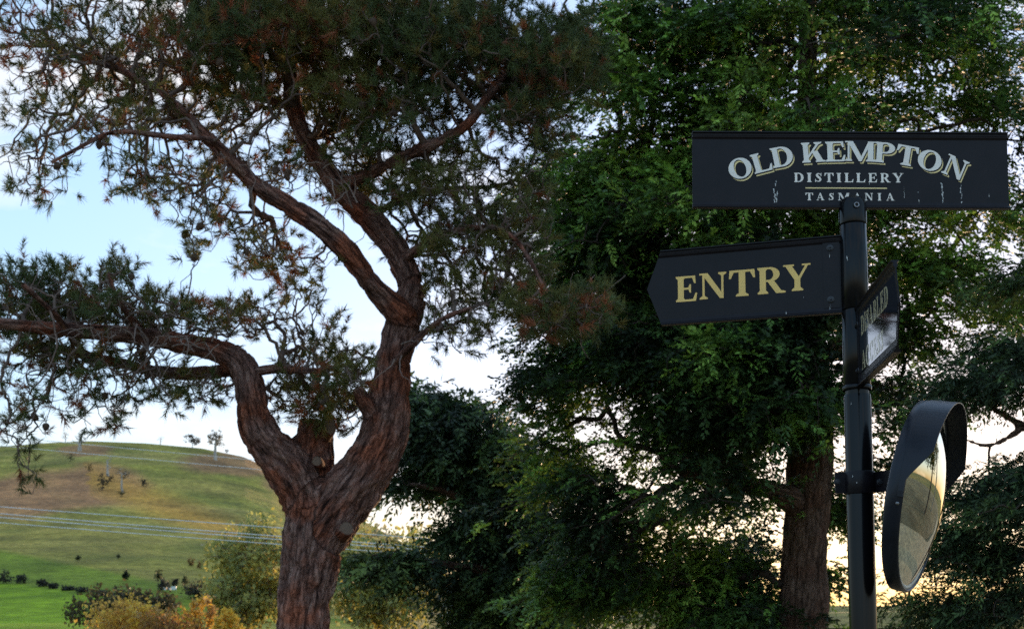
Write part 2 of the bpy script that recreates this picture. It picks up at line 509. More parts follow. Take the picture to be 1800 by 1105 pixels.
strip('driveway', M_GRAVEL, [(3.0, -12), (3.6, 0), (4.8, 6), (8, 14), (16, 26), (34, 44)], 5.2, (0.48, 0.38, 0.25), 0.06, 80)

# ------------------------------------------------------------------ branching
def grow(att, seeds, seed_path, bf=0.35):
    """connect scattered points to the seeds by the cheapest path (distance plus bf times path length back to the limb)"""
    n = len(att); ns = len(seeds)
    pos = np.concatenate([seeds, att]); par = np.full(ns + n, -1); path = np.zeros(ns + n); path[:ns] = seed_path
    best = np.full(n, 1e9); bpar = np.zeros(n, int)
    for a in range(0, n, 500):
        dd = np.linalg.norm(att[a:a + 500, None] - seeds[None], axis=2)
        cst = dd + bf * (seed_path[None] + dd)
        j = cst.argmin(1); best[a:a + 500] = cst[np.arange(len(j)), j]; bpar[a:a + 500] = j
    alive = np.ones(n, bool); order = []
    for _ in range(n):
        i = int(np.argmin(best))
        best[i] = np.inf; alive[i] = False
        g = ns + i; par[g] = bpar[i]; path[g] = path[bpar[i]] + np.linalg.norm(pos[g] - pos[bpar[i]])
        order.append(g)
        dd = np.sqrt(((att - att[i]) ** 2).sum(1))
        cst = dd + bf * (path[g] + dd)
        up = alive & (cst < best)
        best[up] = cst[up]; bpar[up] = g
    cnt = np.ones(ns + n); kids = np.zeros(ns + n, int)
    for g in reversed(order):
        cnt[par[g]] += cnt[g]; kids[par[g]] += 1
    return pos, par, cnt, kids, np.array(order), ns

def tubes(P, Rr, K):
    """P: (m, s, 3) polylines, Rr: (m, s) radii -> vertices and quads"""
    m, s, _ = P.shape
    T = unit(np.gradient(P, axis=1))
    a, b = perp(unit(P[:, -1] - P[:, 0])[:, None].repeat(s, 1))
    a = unit(a - (a * T).sum(-1, keepdims=True) * T); b = np.cross(T, a)
    th = np.arange(K) * 2 * math.pi / K
    V = P[:, :, None] + Rr[:, :, None, None] * (a[:, :, None] * np.cos(th)[:, None] + b[:, :, None] * np.sin(th)[:, None])
    idx = np.arange(m * s * K).reshape(m, s, K)
    nx = np.roll(idx, -1, 2)
    F = np.stack([idx[:, :-1], nx[:, :-1], nx[:, 1:], idx[:, 1:]], -1).reshape(-1, 4)
    return V.reshape(-1, 3), F

def twig_tubes(pos, par, cnt, order, ns, r_tip, r_exp, r_max, droop=0.06, jit=0.10, rg=rng, S=5):
    g = order; p = par[g]
    A, B = pos[p], pos[g]
    ln = np.linalg.norm(B - A, axis=1, keepdims=True)
    d = (B - A) / np.maximum(ln, 1e-6)
    pd = np.zeros_like(pos); pd[g] = d
    m0 = np.where((p < ns)[:, None], d, unit(pd[p] + d * 0.35)) * ln
    m1 = (d + np.array([0, 0, 1.0]) * droop * 4) * ln
    t = np.linspace(0, 1, S)[None, :, None]
    h = (2 * t ** 3 - 3 * t ** 2 + 1) * A[:, None] + (t ** 3 - 2 * t ** 2 + t) * m0[:, None] + (-2 * t ** 3 + 3 * t ** 2) * B[:, None] + (t ** 3 - t ** 2) * m1[:, None]
    j = rg.normal(0, 1, h.shape) * jit * ln[:, None] * 0.5; j[:, 0] = 0; j[:, -1] = 0
    h = h + j
    r1 = np.minimum(r_tip * cnt[g] ** r_exp, r_max)
    r0 = np.where(p < ns, r1 * 1.35, np.minimum(np.minimum(r_tip * cnt[p] ** r_exp, r_max), r1 * 1.5))
    rr = r0[:, None] + (r1 - r0)[:, None] * t[:, :, 0]
    return h, rr, r1, d

def branch_mesh(name, h, rr, r1, cols, split):
    Vs, Fs, Cs = [], [], []
    off = 0
    for msk, K in ((r1 < split, 4), (r1 >= split, 7)):
        if not msk.any(): continue
        V, F = tubes(h[msk], rr[msk], K)
        Vs.append(V); Fs.append(F + off); off += len(V)
        Cs.append(np.repeat(cols[msk], h.shape[1] * K, 0))
    return mesh_np(name, np.concatenate(Vs), Fs, M_TWIG, True, colors=np.concatenate(Cs))

def sample_px(ells, depth0, rg, shape=2.2):
    P, Wt = [], []
    for e in ells:
        cx, cy, rx, ry, n = e[:5]
        dm = e[5] if len(e) > 5 else 0.0
        ds = e[6] if len(e) > 6 else 1.1
        q = rg.normal(0, 1, (n, 3)); q = unit(q) * rg.random((n, 1)) ** (1 / shape)
        P.append(at(cx + q[:, 0] * rx, cy + q[:, 1] * ry, depth0 + dm + q[:, 2] * ds * 1.2))
        Wt.append(np.full(n, 1.0))
    return np.concatenate(P)

# ------------------------------------------------------------------ stems: tubes fused by a voxel remesh, bark relief pressed in
def smooth_line(pts, step):
    pts = np.array(pts, float)
    seg = np.linalg.norm(np.diff(pts[:, :3], axis=0), axis=1); s = np.concatenate([[0], np.cumsum(seg)])
    n = max(4, int(s[-1] / step)); u = np.linspace(0, s[-1], n)
    q = np.stack([np.interp(u, s, pts[:, k]) for k in range(pts.shape[1])], -1)
    it = int(max(1, (0.16 / step) ** 2 * 1.5))
    for _ in range(min(it, 60)): q[1:-1] = (q[:-2] + q[1:-1] * 2 + q[2:]) / 4
    return q

def stem_mesh(name, lines, mat, voxel, relief, rscale, seed=0, ax=0.22):
    """lines: list of (k,4) arrays x,y,z,radius"""
    mb = MB()
    smp, frm, rad, sl = [], [], [], []
    for li, L in enumerate(lines):
        q = smooth_line(L, 0.05)
        T = unit(np.gradient(q[:, :3], axis=0))
        a = unit(np.cross(T[0], [0.3, 0.9, 0.1])); A = []
        for t_ in T:
            a = unit(a - (a @ t_) * t_); A.append(a)
        A = np.array(A); B = np.cross(T, A)
        s = np.concatenate([[0], np.cumsum(np.linalg.norm(np.diff(q[:, :3], axis=0), axis=1))])
        K = 20; th = np.arange(K) * 2 * math.pi / K
        lob = 1 + 0.10 * (fbm(np.stack([np.cos(th)[None] * 1.3 + 0 * s[:, None], np.sin(th)[None] * 1.3 + 0 * s[:, None], s[:, None] * 0.9 + li * 7 + 0 * th[None]], -1), 3) - 0.5) * 3
        V = q[:, None, :3] + (q[:, 3:4] * lob)[..., None] * (A[:, None] * np.cos(th)[None, :, None] + B[:, None] * np.sin(th)[None, :, None])
        n = len(q); idx = np.arange(n * K).reshape(n, K); nx = np.roll(idx, -1, 1)
        F = [tuple(f) for f in np.stack([idx[:-1], nx[:-1], nx[1:], idx[1:]], -1).reshape(-1, 4)]
        F += [tuple(idx[0][::-1]), tuple(idx[-1])]
        mb.add(V.reshape(-1, 3), F)
        smp.append(q[:, :3]); rad.append(q[:, 3]); frm.append(np.stack([A, B], 1)); sl.append(s + li * 3.7)
    me = mb.mesh('tmp', None)
    ob = bpy.data.objects.new('tmp', me); COL.objects.link(ob)
    md = ob.modifiers.new('r', 'REMESH'); md.mode = 'VOXEL'; md.voxel_size = voxel
    sm = ob.modifiers.new('s', 'SMOOTH'); sm.iterations = 4; sm.factor = 0.5
    dg = bpy.context.evaluated_depsgraph_get()
    me2 = bpy.data.meshes.new_from_object(ob.evaluated_get(dg))
    bpy.data.objects.remove(ob); bpy.data.meshes.remove(me)
    nv = len(me2.vertices); V = np.empty(nv * 3, np.float32); me2.vertices.foreach_get('co', V); V = V.reshape(-1, 3).astype(float)
    Nn = np.empty(nv * 3, np.float32); me2.vertices.foreach_get('normal', Nn); Nn = Nn.reshape(-1, 3).astype(float)
    F = np.empty(len(me2.loops), np.int32); me2.loops.foreach_get('vertex_index', F)
    lt = np.empty(len(me2.polygons), np.int32); me2.polygons.foreach_get('loop_total', lt)
    quads = F.reshape(-1, 4) if (lt == 4).all() else None
    S = np.concatenate(smp); Rd = np.concatenate(rad); Fr = np.concatenate(frm); Sl = np.concatenate(sl)
    vec = np.empty((nv, 3)); rv = np.empty(nv)
    for a in range(0, nv, 3000):
        dd = np.linalg.norm(V[a:a + 3000, None] - S[None], axis=2) / Rd[None]
        j = dd.argmin(1)
        rel = V[a:a + 3000] - S[j]
        vec[a:a + 3000, 0] = (rel * Fr[j, 0]).sum(1); vec[a:a + 3000, 1] = (rel * Fr[j, 1]).sum(1)
        T = np.cross(Fr[j, 0], Fr[j, 1])
        vec[a:a + 3000, 2] = Sl[j] + (rel * T).sum(1); rv[a:a + 3000] = Rd[j]
    c = vec * [rscale, rscale, rscale * ax]
    w = c + (fbm(vec * 5.0, 3)[:, None] - 0.5) * 1.2
    ridge = 1 - np.abs(fbm(w, 3) - 0.5) * 5.0
    ridge = np.clip(ridge, 0, 1) ** 2
    plates = fbm(c * [1.6, 1.6, 3.0] + 40, 3) - 0.5
    big = fbm(vec * 2.2 + 11, 3) - 0.5
    amp = np.clip(rv / 0.2, 0.15, 1.0)
    V2 = V + Nn * (amp * (relief * (plates * 1.4 - ridge * 1.1) + 0.085 * big))[:, None]
    if quads is None:
        me2.vertices.foreach_set('co', V2.astype(np.float32).ravel())
        me2.materials.append(mat); me2.name = name
        at_ = me2.attributes.new('bark', 'FLOAT_VECTOR', 'POINT'); at_.data.foreach_set('vector', vec.astype(np.float32).ravel())
        me2.polygons.foreach_set('use_smooth', np.ones(len(me2.polygons), bool)); me2.update()
        return me2
    bpy.data.meshes.remove(me2)
    return mesh_np(name, V2, quads, mat, True, vec=vec)

def pl(pts, Y0):
    """px,py,radius_px,depth offset -> x,y,z,r"""
    pts = np.array(pts, float)
    P = at(pts[:, 0], pts[:, 1], Y0 + pts[:, 3])
    return np.c_[P, pts[:, 2] * (Y0 + pts[:, 3]) / FPX]

# ------------------------------------------------------------------ foliage
def pine_tufts(base, d, col, nn, rg, length=(0.07, 0.12), shoot=(0.06, 0.16), width=0.0075):
    m = len(base)
    L = rg.uniform(*shoot, (m, 1))
    t = rg.random((m, nn))
    a, b = perp(d)
    ph = rg.random((m, nn)) * 2 * math.pi
    spread = rg.uniform(0.45, 1.15, (m, nn)) * (1.15 - 0.5 * t)
    rad = a[:, None] * np.cos(ph)[..., None] + b[:, None] * np.sin(ph)[..., None]
    nd = unit(d[:, None] * np.cos(spread)[..., None] + rad * np.sin(spread)[..., None])
    B = base[:, None] + d[:, None] * (L * t)[..., None]
    ln = rg.uniform(*length, (m, nn)) * rg.uniform(0.8, 1.15, (m, 1))
    sd = unit(np.cross(nd, rg.normal(0, 1, nd.shape)))
    mid = B + nd * (ln * 0.55)[..., None]
    tip = B + nd * ln[..., None] + np.array([0, 0, -0.012])
    w = width * 0.5
    V = np.stack([B - sd * w, B + sd * w, tip], 2).reshape(-1, 3)
    F = np.arange(len(V)).reshape(-1, 3)
    C = (col[:, None] * rg.uniform(0.75, 1.25, (m, nn, 1))).reshape(-1, 3)
    return V, F, C

def sprays(base, d, up, col, rg, length=0.26, n=9, leaf=(0.075, 0.022), droop=0.25, lift=0.0):
    """flat fern-like sprays: leaflets in two ranks along a drooping axis"""
    m = len(base)
    L = length * rg.uniform(0.6, 1.3, (m, 1))
    side = unit(np.cross(d, up)); nrm = unit(np.cross(side, d))
    t = (np.arange(n) + 0.6) / n
    sg = np.where(np.arange(n) % 2 == 0, 1.0, -1.0)
    ang = rg.uniform(0.45, 0.95, (m, n))
    ang[:, -1] = 0.05
    tt = t[None] * np.ones((m, 1))
    B = base[:, None] + d[:, None] * (L * tt)[..., None] + np.array([0, 0, -1.0]) * (droop * L * tt ** 2)[..., None]
    dd = unit(d[:, None] + np.array([0, 0, -1.0]) * (droop * 2 * tt)[..., None])
    ld = unit(dd * np.cos(ang)[..., None] + side[:, None] * (sg * np.sin(ang))[..., None] + nrm[:, None] * rg.normal(0, 0.28, (m, n, 1)))
    ll = leaf[0] * (1.15 - 0.6 * tt) * rg.uniform(0.7, 1.4, (m, n)) * (L / length)
    lw = leaf[1] * rg.uniform(0.7, 1.3, (m, n)) * rg.uniform(0.6, 1.5, (m, 1))
    ws = unit(np.cross(ld, nrm[:, None] + rg.normal(0, 0.5, ld.shape)))
    v0 = B; v2 = B + ld * ll[..., None]
    mid = B + ld * (ll * 0.45)[..., None]
    v1 = mid + ws * (lw * 0.5)[..., None]; v3 = mid - ws * (lw * 0.5)[..., None]
    V = np.stack([v0, v1, v2, v3], 2).reshape(-1, 3)
    F = np.arange(len(V)).reshape(-1, 4)
    C = (col[:, None] * rg.uniform(0.7, 1.3, (m, n, 1))).reshape(-1, 3)
    return V, F, C

def leaves(base, col, rg, size, up=0.3):
    m = len(base)
    d = unit(rg.normal(0, 1, (m, 3)) + [0, 0, -up])
    w = unit(np.cross(d, rg.normal(0, 1, (m, 3))))
    l = size * rg.uniform(0.6, 1.4, (m, 1))
    V = np.stack([base, base + d * l * 0.5 + w * l * 0.28, base + d * l, base + d * l * 0.5 - w * l * 0.28], 1).reshape(-1, 3)
    return V, np.arange(len(V)).reshape(-1, 4), col

# ------------------------------------------------------------------ the big pine
def build_pine():
    rg = np.random.default_rng(21)
    Y0 = 12.0
    base = at(533, 1105, Y0)
    T = thing('pine_tree', 'gnarled old pine with forked reddish trunk and wide twisting limbs', 'tree', (base[0], Y0, -0.05))
    trunk = [(531, 1360, 80, 0), (530, 1280, 60, 0), (531, 1190, 52, 0), (532, 1105, 47, 0), (537, 1040, 49, 0), (545, 980, 55, 0), (555, 930, 56, 0), (553, 890, 54, 0)]
    left = [(548, 920, 46, 0), (528, 860, 42, -.02), (503, 812, 44, -.03), (470, 782, 39, -.1), (446, 745, 31, -.12), (441, 700, 27, -.12), (439, 660, 28, -.1), (426, 632, 26, 0), (392, 617, 22, .1),
            (340, 606, 20, .1), (280, 594, 18, 0), (210, 586, 16, -.2), (130, 580, 14, -.4), (50, 574, 12, -.6), (-60, 560, 9, -.9)]
    left2 = [(428, 645, 17, .1), (395, 652, 13, .4), (330, 658, 12, .7), (270, 652, 11, .9), (210, 638, 10, 1.0), (130, 620, 9, 1.2), (40, 600, 7, 1.4)]
    mid = [(543, 900, 40, .12), (546, 850, 40, .12), (549, 800, 39, .12), (551, 765, 36, .12), (553, 738, 30, .12)]
    right = [(560, 945, 54, 0), (592, 895, 53, -.05), (628, 850, 50, -.1), (660, 800, 47, -.1), (681, 745, 43, -.1), (687, 690, 36, 0), (690, 640, 31, 0), (703, 590, 31, .05), (721, 540, 28, .1), (724, 505, 26, .1)]
    stub = [(668, 745, 25, -.15), (646, 715, 18, -.2), (632, 695, 14, -.22), (628, 680, 10, -.22)]
    A = [(712, 560, 26, 0), (690, 540, 24, -.1), (664, 515, 22, -.2), (632, 470, 21, -.35), (600, 430, 21, -.45), (552, 388, 20, -.55), (500, 357, 19, -.6), (455, 330, 18, -.6), (415, 290, 15, -.6), (365, 243, 12.5, -.5), (325, 205, 12, -.4), (285, 160, 9, -.2), (230, 130, 7, 0), (160, 105, 5, .2), (90, 80, 4, .3)]
    A2 = [(440, 320, 8, -.6), (370, 240, 6, -.9), (330, 244, 5.5, -1.2), (260, 236, 5, -1.4), (195, 225, 4.5, -1.5), (150, 255, 4, -1.6), (90, 285, 3, -1.7)]
    B = [(724, 520, 26, .1), (717, 478, 25, .15), (692, 430, 24, .2), (655, 388, 23, .2), (615, 350, 21, .2), (580, 312, 18, .2), (548, 262, 16, .2), (520, 210, 15, .2), (511, 160, 14, .3), (508, 110, 12, .4), (500, 50, 9, .5), (480, -20, 7, .6), (470, -90, 4, .6)]
    C = [(588, 330, 12, .2), (625, 318, 12, .1), (675, 292, 11, -.1), (740, 262, 10, -.3), (795, 240, 10, -.4), (828, 218, 10, -.4), (846, 185, 9, -.3), (868, 155, 8, -.2), (905, 110, 6, 0), (950, 70, 4, .2), (1000, 30, 3, .3)]
    D = [(712, 455, 10, .1), (740, 432, 8.5, -.1), (780, 412, 7.5, -.4), (830, 398, 6, -.6), (890, 400, 4.5, -.8), (930, 450, 3.5, -1.0), (960, 520, 3, -1.2), (1010, 550, 2.4, -1.3)]
    E = [(515, 190, 7, .2), (450, 170, 6.5, .6), (380, 165, 5.5, .9), (300, 110, 4, 1.1)]
    G = [(540, 245, 8, .2), (600, 225, 7, .8), (680, 190, 6, 1.2), (760, 140, 5, 1.5), (830, 80, 3, 1.6)]
    H = [(440, 655, 9, -.1), (485, 645, 7, -.2), (560, 655, 5.5, -.4), (610, 640, 4.5, -.5)]
    I = [(690, 640, 9, -.05), (720, 610, 7, -.5), (770, 560, 5, -.8), (830, 540, 3.5, -1.0)]
    J = [(650, 385, 7, .2), (700, 350, 6, .7), (770, 330, 5, 1.0), (850, 330, 3.5, 1.2)]
    K = [(260, 594, 7, -.1), (230, 560, 6, -.5), (200, 520, 5, -.8), (190, 480, 3, -.9)]
    L_ = [(120, 580, 7, -.4), (90, 545, 5, -.9), (40, 500, 4, -1.2)]
    trunk_lines = [trunk, left, left2, mid, right, stub, A, B]
    limb_lines = [A2, C, D, E, G, H, I, J, K, L_]
    lines = [pl(l, Y0) for l in trunk_lines]
    me = stem_mesh('trunk', lines, M_PINEBARK, 0.019, 0.034, 11.0, ax=0.3)
    child('trunk', me, T)
    # sawn limb stumps
    for (x, y, rw, rh, dirpx, dY) in ((580, 748, 11, 16, (0.35, 0.2), -0.17), (557, 810, 9, 9, (-0.1, 0.15), -0.20), (609, 928, 13, 12, (0.4, 0.3), -0.31)):
        c = at(x, y, Y0 + dY - 0.02)
        n = Vector((dirpx[0], -1.0, dirpx[1])).normalized()
        q = n.to_track_quat('Z', 'Y').to_matrix().to_4x4()
        s = pxm(Y0)
        pr = [(1.12, -0.22), (1.10, -0.03), (1.05, 0.0), (0.96, 0.012), (0.9, 0.004)]
        ph = rg.random() * 6
        def wob(mb):
            mb.v = [(v[0] * (1 + .1 * math.sin(3 * math.atan2(v[1], v[0]) + ph)), v[1] * (1 + .08 * math.sin(2 * math.atan2(v[1], v[0]) + ph)), v[2]) for v in mb.v]; return mb
        col = wob(MB().lathe(pr, 26)); face = wob(MB().lathe([(0.92, 0.003), (0.5, 0.008), (0.001, 0.006)], 26))
        for mb_, nm, mt in ((col, 'bark_collar', None), (face, 'sawn_face', M_SAWN)):
            m_ = mb_.mesh(nm, mt)
            V = np.array([v.co for v in m_.vertices])
            V[:, 0] *= rw * s; V[:, 1] *= rh * s
            for v, cc in zip(m_.vertices, V): v.co = cc
            if mt is None:
                m_.materials.append(M_PINEBARK)
                a_ = m_.attributes.new('bark', 'FLOAT_VECTOR', 'POINT'); a_.data.foreach_set('vector', V.astype(np.float32).ravel())
            o = link('sawn_stump' if mt is None else nm, m_, T if mt is None else par_o)
            if mt is None:
                o.matrix_local = Matrix.Translation(Vector(c) - T.location) @ q
                par_o = o
    # crown points
    ells = [
        (60, 60, 120, 90, 240), (200, 90, 150, 95, 370), (350, 60, 150, 95, 430), (300, 170, 120, 55, 190), (110, 190, 120, 60, 130), (60, 290, 95, 55, 90), (180, 240, 110, 45, 90, -1.2), (60, 335, 70, 30, 30),
        (480, 50, 130, 85, 560), (620, 55, 130, 95, 600), (760, 75, 130, 95, 600), (880, 80, 110, 95, 500), (985, 115, 80, 75, 330), (1005, 55, 35, 40, 60), (600, -70, 520, 70, 420, 0.3, 1.6), (150, -60, 260, 70, 170),
        (480, 170, 130, 60, 240), (620, 180, 100, 70, 240), (740, 170, 120, 60, 300), (910, 195, 60, 65, 190), (960, 220, 45, 75, 140), (380, 230, 90, 50, 120), (250, 210, 100, 50, 110),
        (270, 320, 95, 45, 190), (370, 380, 60, 55, 90), (335, 455, 28, 28, 14), (520, 290, 70, 50, 80), (460, 430, 60, 65, 110), (530, 480, 60, 55, 80), (400, 300, 70, 40, 70, -.9),
        (620, 280, 60, 55, 110), (700, 330, 90, 60, 230), (790, 300, 90, 75, 330), (850, 400, 90, 75, 340), (920, 370, 60, 100, 280), (760, 420, 80, 60, 160), (770, 490, 70, 55, 110), (850, 520, 80, 60, 150), (920, 500, 60, 65, 200), (985, 555, 85, 42, 220, -1.2, .6), (1050, 540, 45, 45, 50, -1.3, .5), (760, 570, 60, 50, 60), (830, 590, 60, 35, 40), (600, 330, 60, 50, 60), (560, 230, 70, 50, 90), (680, 220, 110, 60, 160),
        (560, 620, 65, 55, 170), (620, 655, 55, 45, 90, -.4), (520, 560, 50, 50, 50), (540, 690, 60, 40, 190, .7, .6), (585, 560, 35, 35, 12), (605, 720, 40, 45, 120, .7, .6), (505, 690, 40, 45, 80, .6, .5), (560, 722, 48, 24, 70, -.32, .2), (560, 650, 80, 40, 120, -.3, .6),
        (60, 535, 100, 55, 330), (180, 540, 110, 55, 340), (290, 560, 90, 45, 200), (400, 565, 80, 35, 110), (440, 540, 60, 35, 40), (60, 620, 100, 45, 210), (180, 635, 120, 40, 170), (60, 695, 90, 40, 90), (180, 690, 100, 35, 60), (300, 680, 100, 35, 85), (390, 680, 45, 35, 35), (40, 760, 55, 45, 40), (50, 840, 35, 40, 12),
        (210, 478, 40, 28, 45), (110, 485, 30, 25, 25), (40, 485, 60, 28, 50), (160, 735, 90, 25, 20),
    ]
    att = sample_px(ells, Y0, rg)
    ax_px, ay_px = project(att)
    for l_ in (A, B, C, right, left):
        q_ = smooth_line(pl(l_, Y0), 0.06); qx, qy = project(q_[:, :3])
        for a0 in range(0, len(att), 800):
            sl_ = slice(a0, a0 + 800)
            dd_ = np.hypot(ax_px[sl_, None] - qx[None], ay_px[sl_, None] - qy[None]); j_ = dd_.argmin(1)
            hit = (dd_[np.arange(len(j_)), j_] < 40) & (att[sl_, 1] < q_[j_, 1] + 0.1) & (ay_px[sl_] > 110) & (rg.random(len(j_)) < 0.85)
            Yn = np.where(hit, 2 * (q_[j_, 1] + 0.25) - att[sl_, 1], att[sl_, 1])
            att[sl_] = CAM + (att[sl_] - CAM) * (Yn / att[sl_, 1])[:, None]
    keep = (fbm(att * 1.6 + 3.0, 3) > 0.43)
    att = att[keep | (rg.random(len(att)) < 0.35)]
    seeds, spath = [], []
    allq = [(smooth_line(pl(l, Y0), 0.10), 1.0) for l in trunk_lines[1:] + limb_lines]
    for q, _ in allq:
        ok = q[:, 3] < 0.16
        seeds.append(q[ok, :3]); spath.append(q[ok, 3] * 6.0)
    seeds = np.concatenate(seeds); spath = np.concatenate(spath)
    pos, par, cnt, kids, order, ns = grow(att, seeds, spath, 0.45)
    h, rr, r1, d = twig_tubes(pos, par, cnt, order, ns, 0.0034, 0.46, 0.05, droop=0.09, jit=0.09, rg=rg)
    hue = rg.random((len(h), 1))
    cols = np.array([0.13, 0.088, 0.07]) * (1 - hue) + np.array([0.22, 0.15, 0.12]) * hue
    child('branches', branch_mesh('branches', h, rr, r1, cols, 0.011), T)['kind'] = 'stuff'
    # secondary limbs, each its own part
    for l in limb_lines:
        q = smooth_line(pl(l, Y0), 0.08)
        V, F = tubes(q[None, :, :3], q[None, :, 3] * (1 + 0.12 * rg.normal(0, 1, (1, len(q)))), 9)
        s_ = np.repeat(np.arange(len(q)) * 0.08, 9)
        rel = V - np.repeat(q[:, :3], 9, 0)
        a = unit(np.cross(q[-1, :3] - q[0, :3], [0, 1, 0.2])); b = np.cross(unit(q[-1, :3] - q[0, :3]), a)
        child('limb', mesh_np('limb', V, F, M_PINEBARK, True, vec=np.c_[rel @ a, rel @ b, s_]), T)
    # bare dead twigs hanging in front of the left limb and inside the crown
    dt = []
    for (x, y, n, spr) in ((300, 600, 16, 60), (200, 590, 12, 60), (360, 600, 8, 40), (590, 360, 8, 50), (430, 290, 12, 60), (1010, 540, 12, 70), (560, 300, 8, 50), (700, 620, 4, 30), (900, 470, 8, 60), (90, 600, 8, 60)):
        for _ in range(n):
            p = at(x + rg.normal(0, spr * .5), y + rg.normal(0, 12), Y0 - 0.35 - rg.random() * .5)
            v = unit(np.array([rg.normal(0, 1), -0.5, rg.normal(-0.1, 0.8)]))
            L = []
            for k in range(8):
                L.append(p.copy()); p = p + v * rg.uniform(0.04, 0.085); v = unit(v + rg.normal(0, 0.33, 3) + [0, 0, -0.12])
            dt.append(L)
    dt = np.array(dt); rd = np.linspace(0.008, 0.0025, 8)[None].repeat(len(dt), 0)
    V, F = tubes(dt, rd, 5)
    o = child('dead_twigs', mesh_np('dead_twigs', V, F, M_TWIG, True, colors=np.tile([0.30, 0.215, 0.18], (len(V), 1)) * rg.uniform(.7, 1.2, (len(dt), 1)).repeat(40, 0)), T); o['kind'] = 'stuff'
    # needles
    tip = order[kids[order] == 0]; inn = order[kids[order] > 0]
    dd = np.zeros_like(pos); dd[order] = d
    px, py = project(pos)
    dens = np.clip(1.35 - np.abs(py) / 260.0, 0.0, 0.9) * (px > 330) + 0.30
    inn = inn[rg.random(len(inn)) < dens[inn] * 0.8]
    tip = tip[rg.random(len(tip)) < 0.9]
    sel = np.concatenate([tip, inn])
    sel = np.concatenate([sel, sel[(py[sel] < 170) & (px[sel] > 330) & (rg.random(len(sel)) < 0.9)]])
    nfirst = len(tip) + len(inn)
    sel = np.concatenate([sel, tip[rg.random(len(tip)) < 0.75]])
    P = pos[sel] + rg.normal(0, 0.06, (len(sel), 3)) * (np.arange(len(sel)) >= nfirst)[:, None]
    D_ = unit(dd[sel] * 0.8 + rg.normal(0, 0.45, (len(sel), 3)) + [0, -0.05, 0.6])
    n1 = fbm(P * 1.1 + 50, 3); n2 = rg.random(len(P))
    col = np.where((n1 > 0.5)[:, None], [0.145, 0.140, 0.038], [0.088, 0.112, 0.036]) * rg.uniform(0.75, 1.35, (len(P), 1))
    x_, y_ = px[sel], py[sel]
    dead = (n2 < 0.05 + 0.26 * (fbm(P * 0.9 + 90, 3) > 0.57) + 0.38 * ((x_ < 340) & (y_ < 150)) * (fbm(P * 1.5 + 20, 2) > 0.5))
    col[dead] = np.array([0.34, 0.115, 0.05]) * rg.uniform(0.6, 1.3, (dead.sum(), 1))
    yel = (~dead) & (rg.random(len(P)) < 0.10); col[yel] = np.array([0.21, 0.16, 0.04])
    V, F, C = pine_tufts(P, D_, col, 46, rg)
    o = child('crown', mesh_np('crown', V, F, M_NEEDLE, False, face_colors=C), T); o['kind'] = 'stuff'
    # cones
    mb = MB()
    prof = [(0.004, 0.0), (0.028, 0.008), (0.040, 0.03), (0.036, 0.055), (0.024, 0.08), (0.006, 0.098)]
    mb.lathe(prof, 9)
    k = 0
    for ring, (zz, r_) in enumerate(((0.012, .03), (0.028, .038), (0.044, .038), (0.06, .032), (0.076, .022))):
        for i in range(8):
            a = (i + 0.5 * (ring % 2)) * math.pi / 4
            M = Matrix.Rotation(a, 4, 'Z') @ Matrix.Translation((r_, 0, zz)) @ Matrix.Rotation(-0.5, 4, 'Y')
            mb.add([tuple(M @ Vector(p)) for p in ((-.006, -.011, 0), (-.006, .011, 0), (.012, 0, .004), (-.002, 0, .012))], [(0, 1, 2), (0, 2, 3), (1, 3, 2)])
    cone = mb.mesh('pine_cone', M_TWIG)
    a_ = cone.attributes.new('tint', 'FLOAT_COLOR', 'POINT'); a_.data.foreach_set('color', np.tile([0.13, 0.085, 0.06, 1.0], len(cone.vertices)))
    spots = [(958, 572), (1048, 590), (965, 560), (185, 232), (170, 250), (425, 290), (480, 310), (345, 410), (360, 395), (340, 435), (280, 492), (425, 282), (250, 180), (505, 298), (60, 730), (75, 735), (410, 110), (388, 105), (105, 280), (115, 275), (500, 305), (440, 345), (415, 430), (270, 500), (240, 470), (640, 180), (690, 190), (255, 665), (190, 685), (920, 130), (955, 125), (650, 30), (820, 225), (410, 165), (455, 225)]
    cand = pos[order]; cx, cy = px[order], py[order]
    for (x, y) in spots:
        j = int(np.argmin(np.hypot(cx - x, cy - y) + np.abs(cand[:, 1] - Y0 + 0.8) * 12))
        o = link('pine_cone', cone, T)
        s = rg.uniform(0.7, 1.0)
        o.matrix_local = Matrix.Translation(Vector(cand[j]) - T.location) @ Vector((rg.normal(0, .5), rg.normal(0, .5), -1)).to_track_quat('Z', 'Y').to_matrix().to_4x4() @ Matrix.Scale(s, 4)
build_pine()

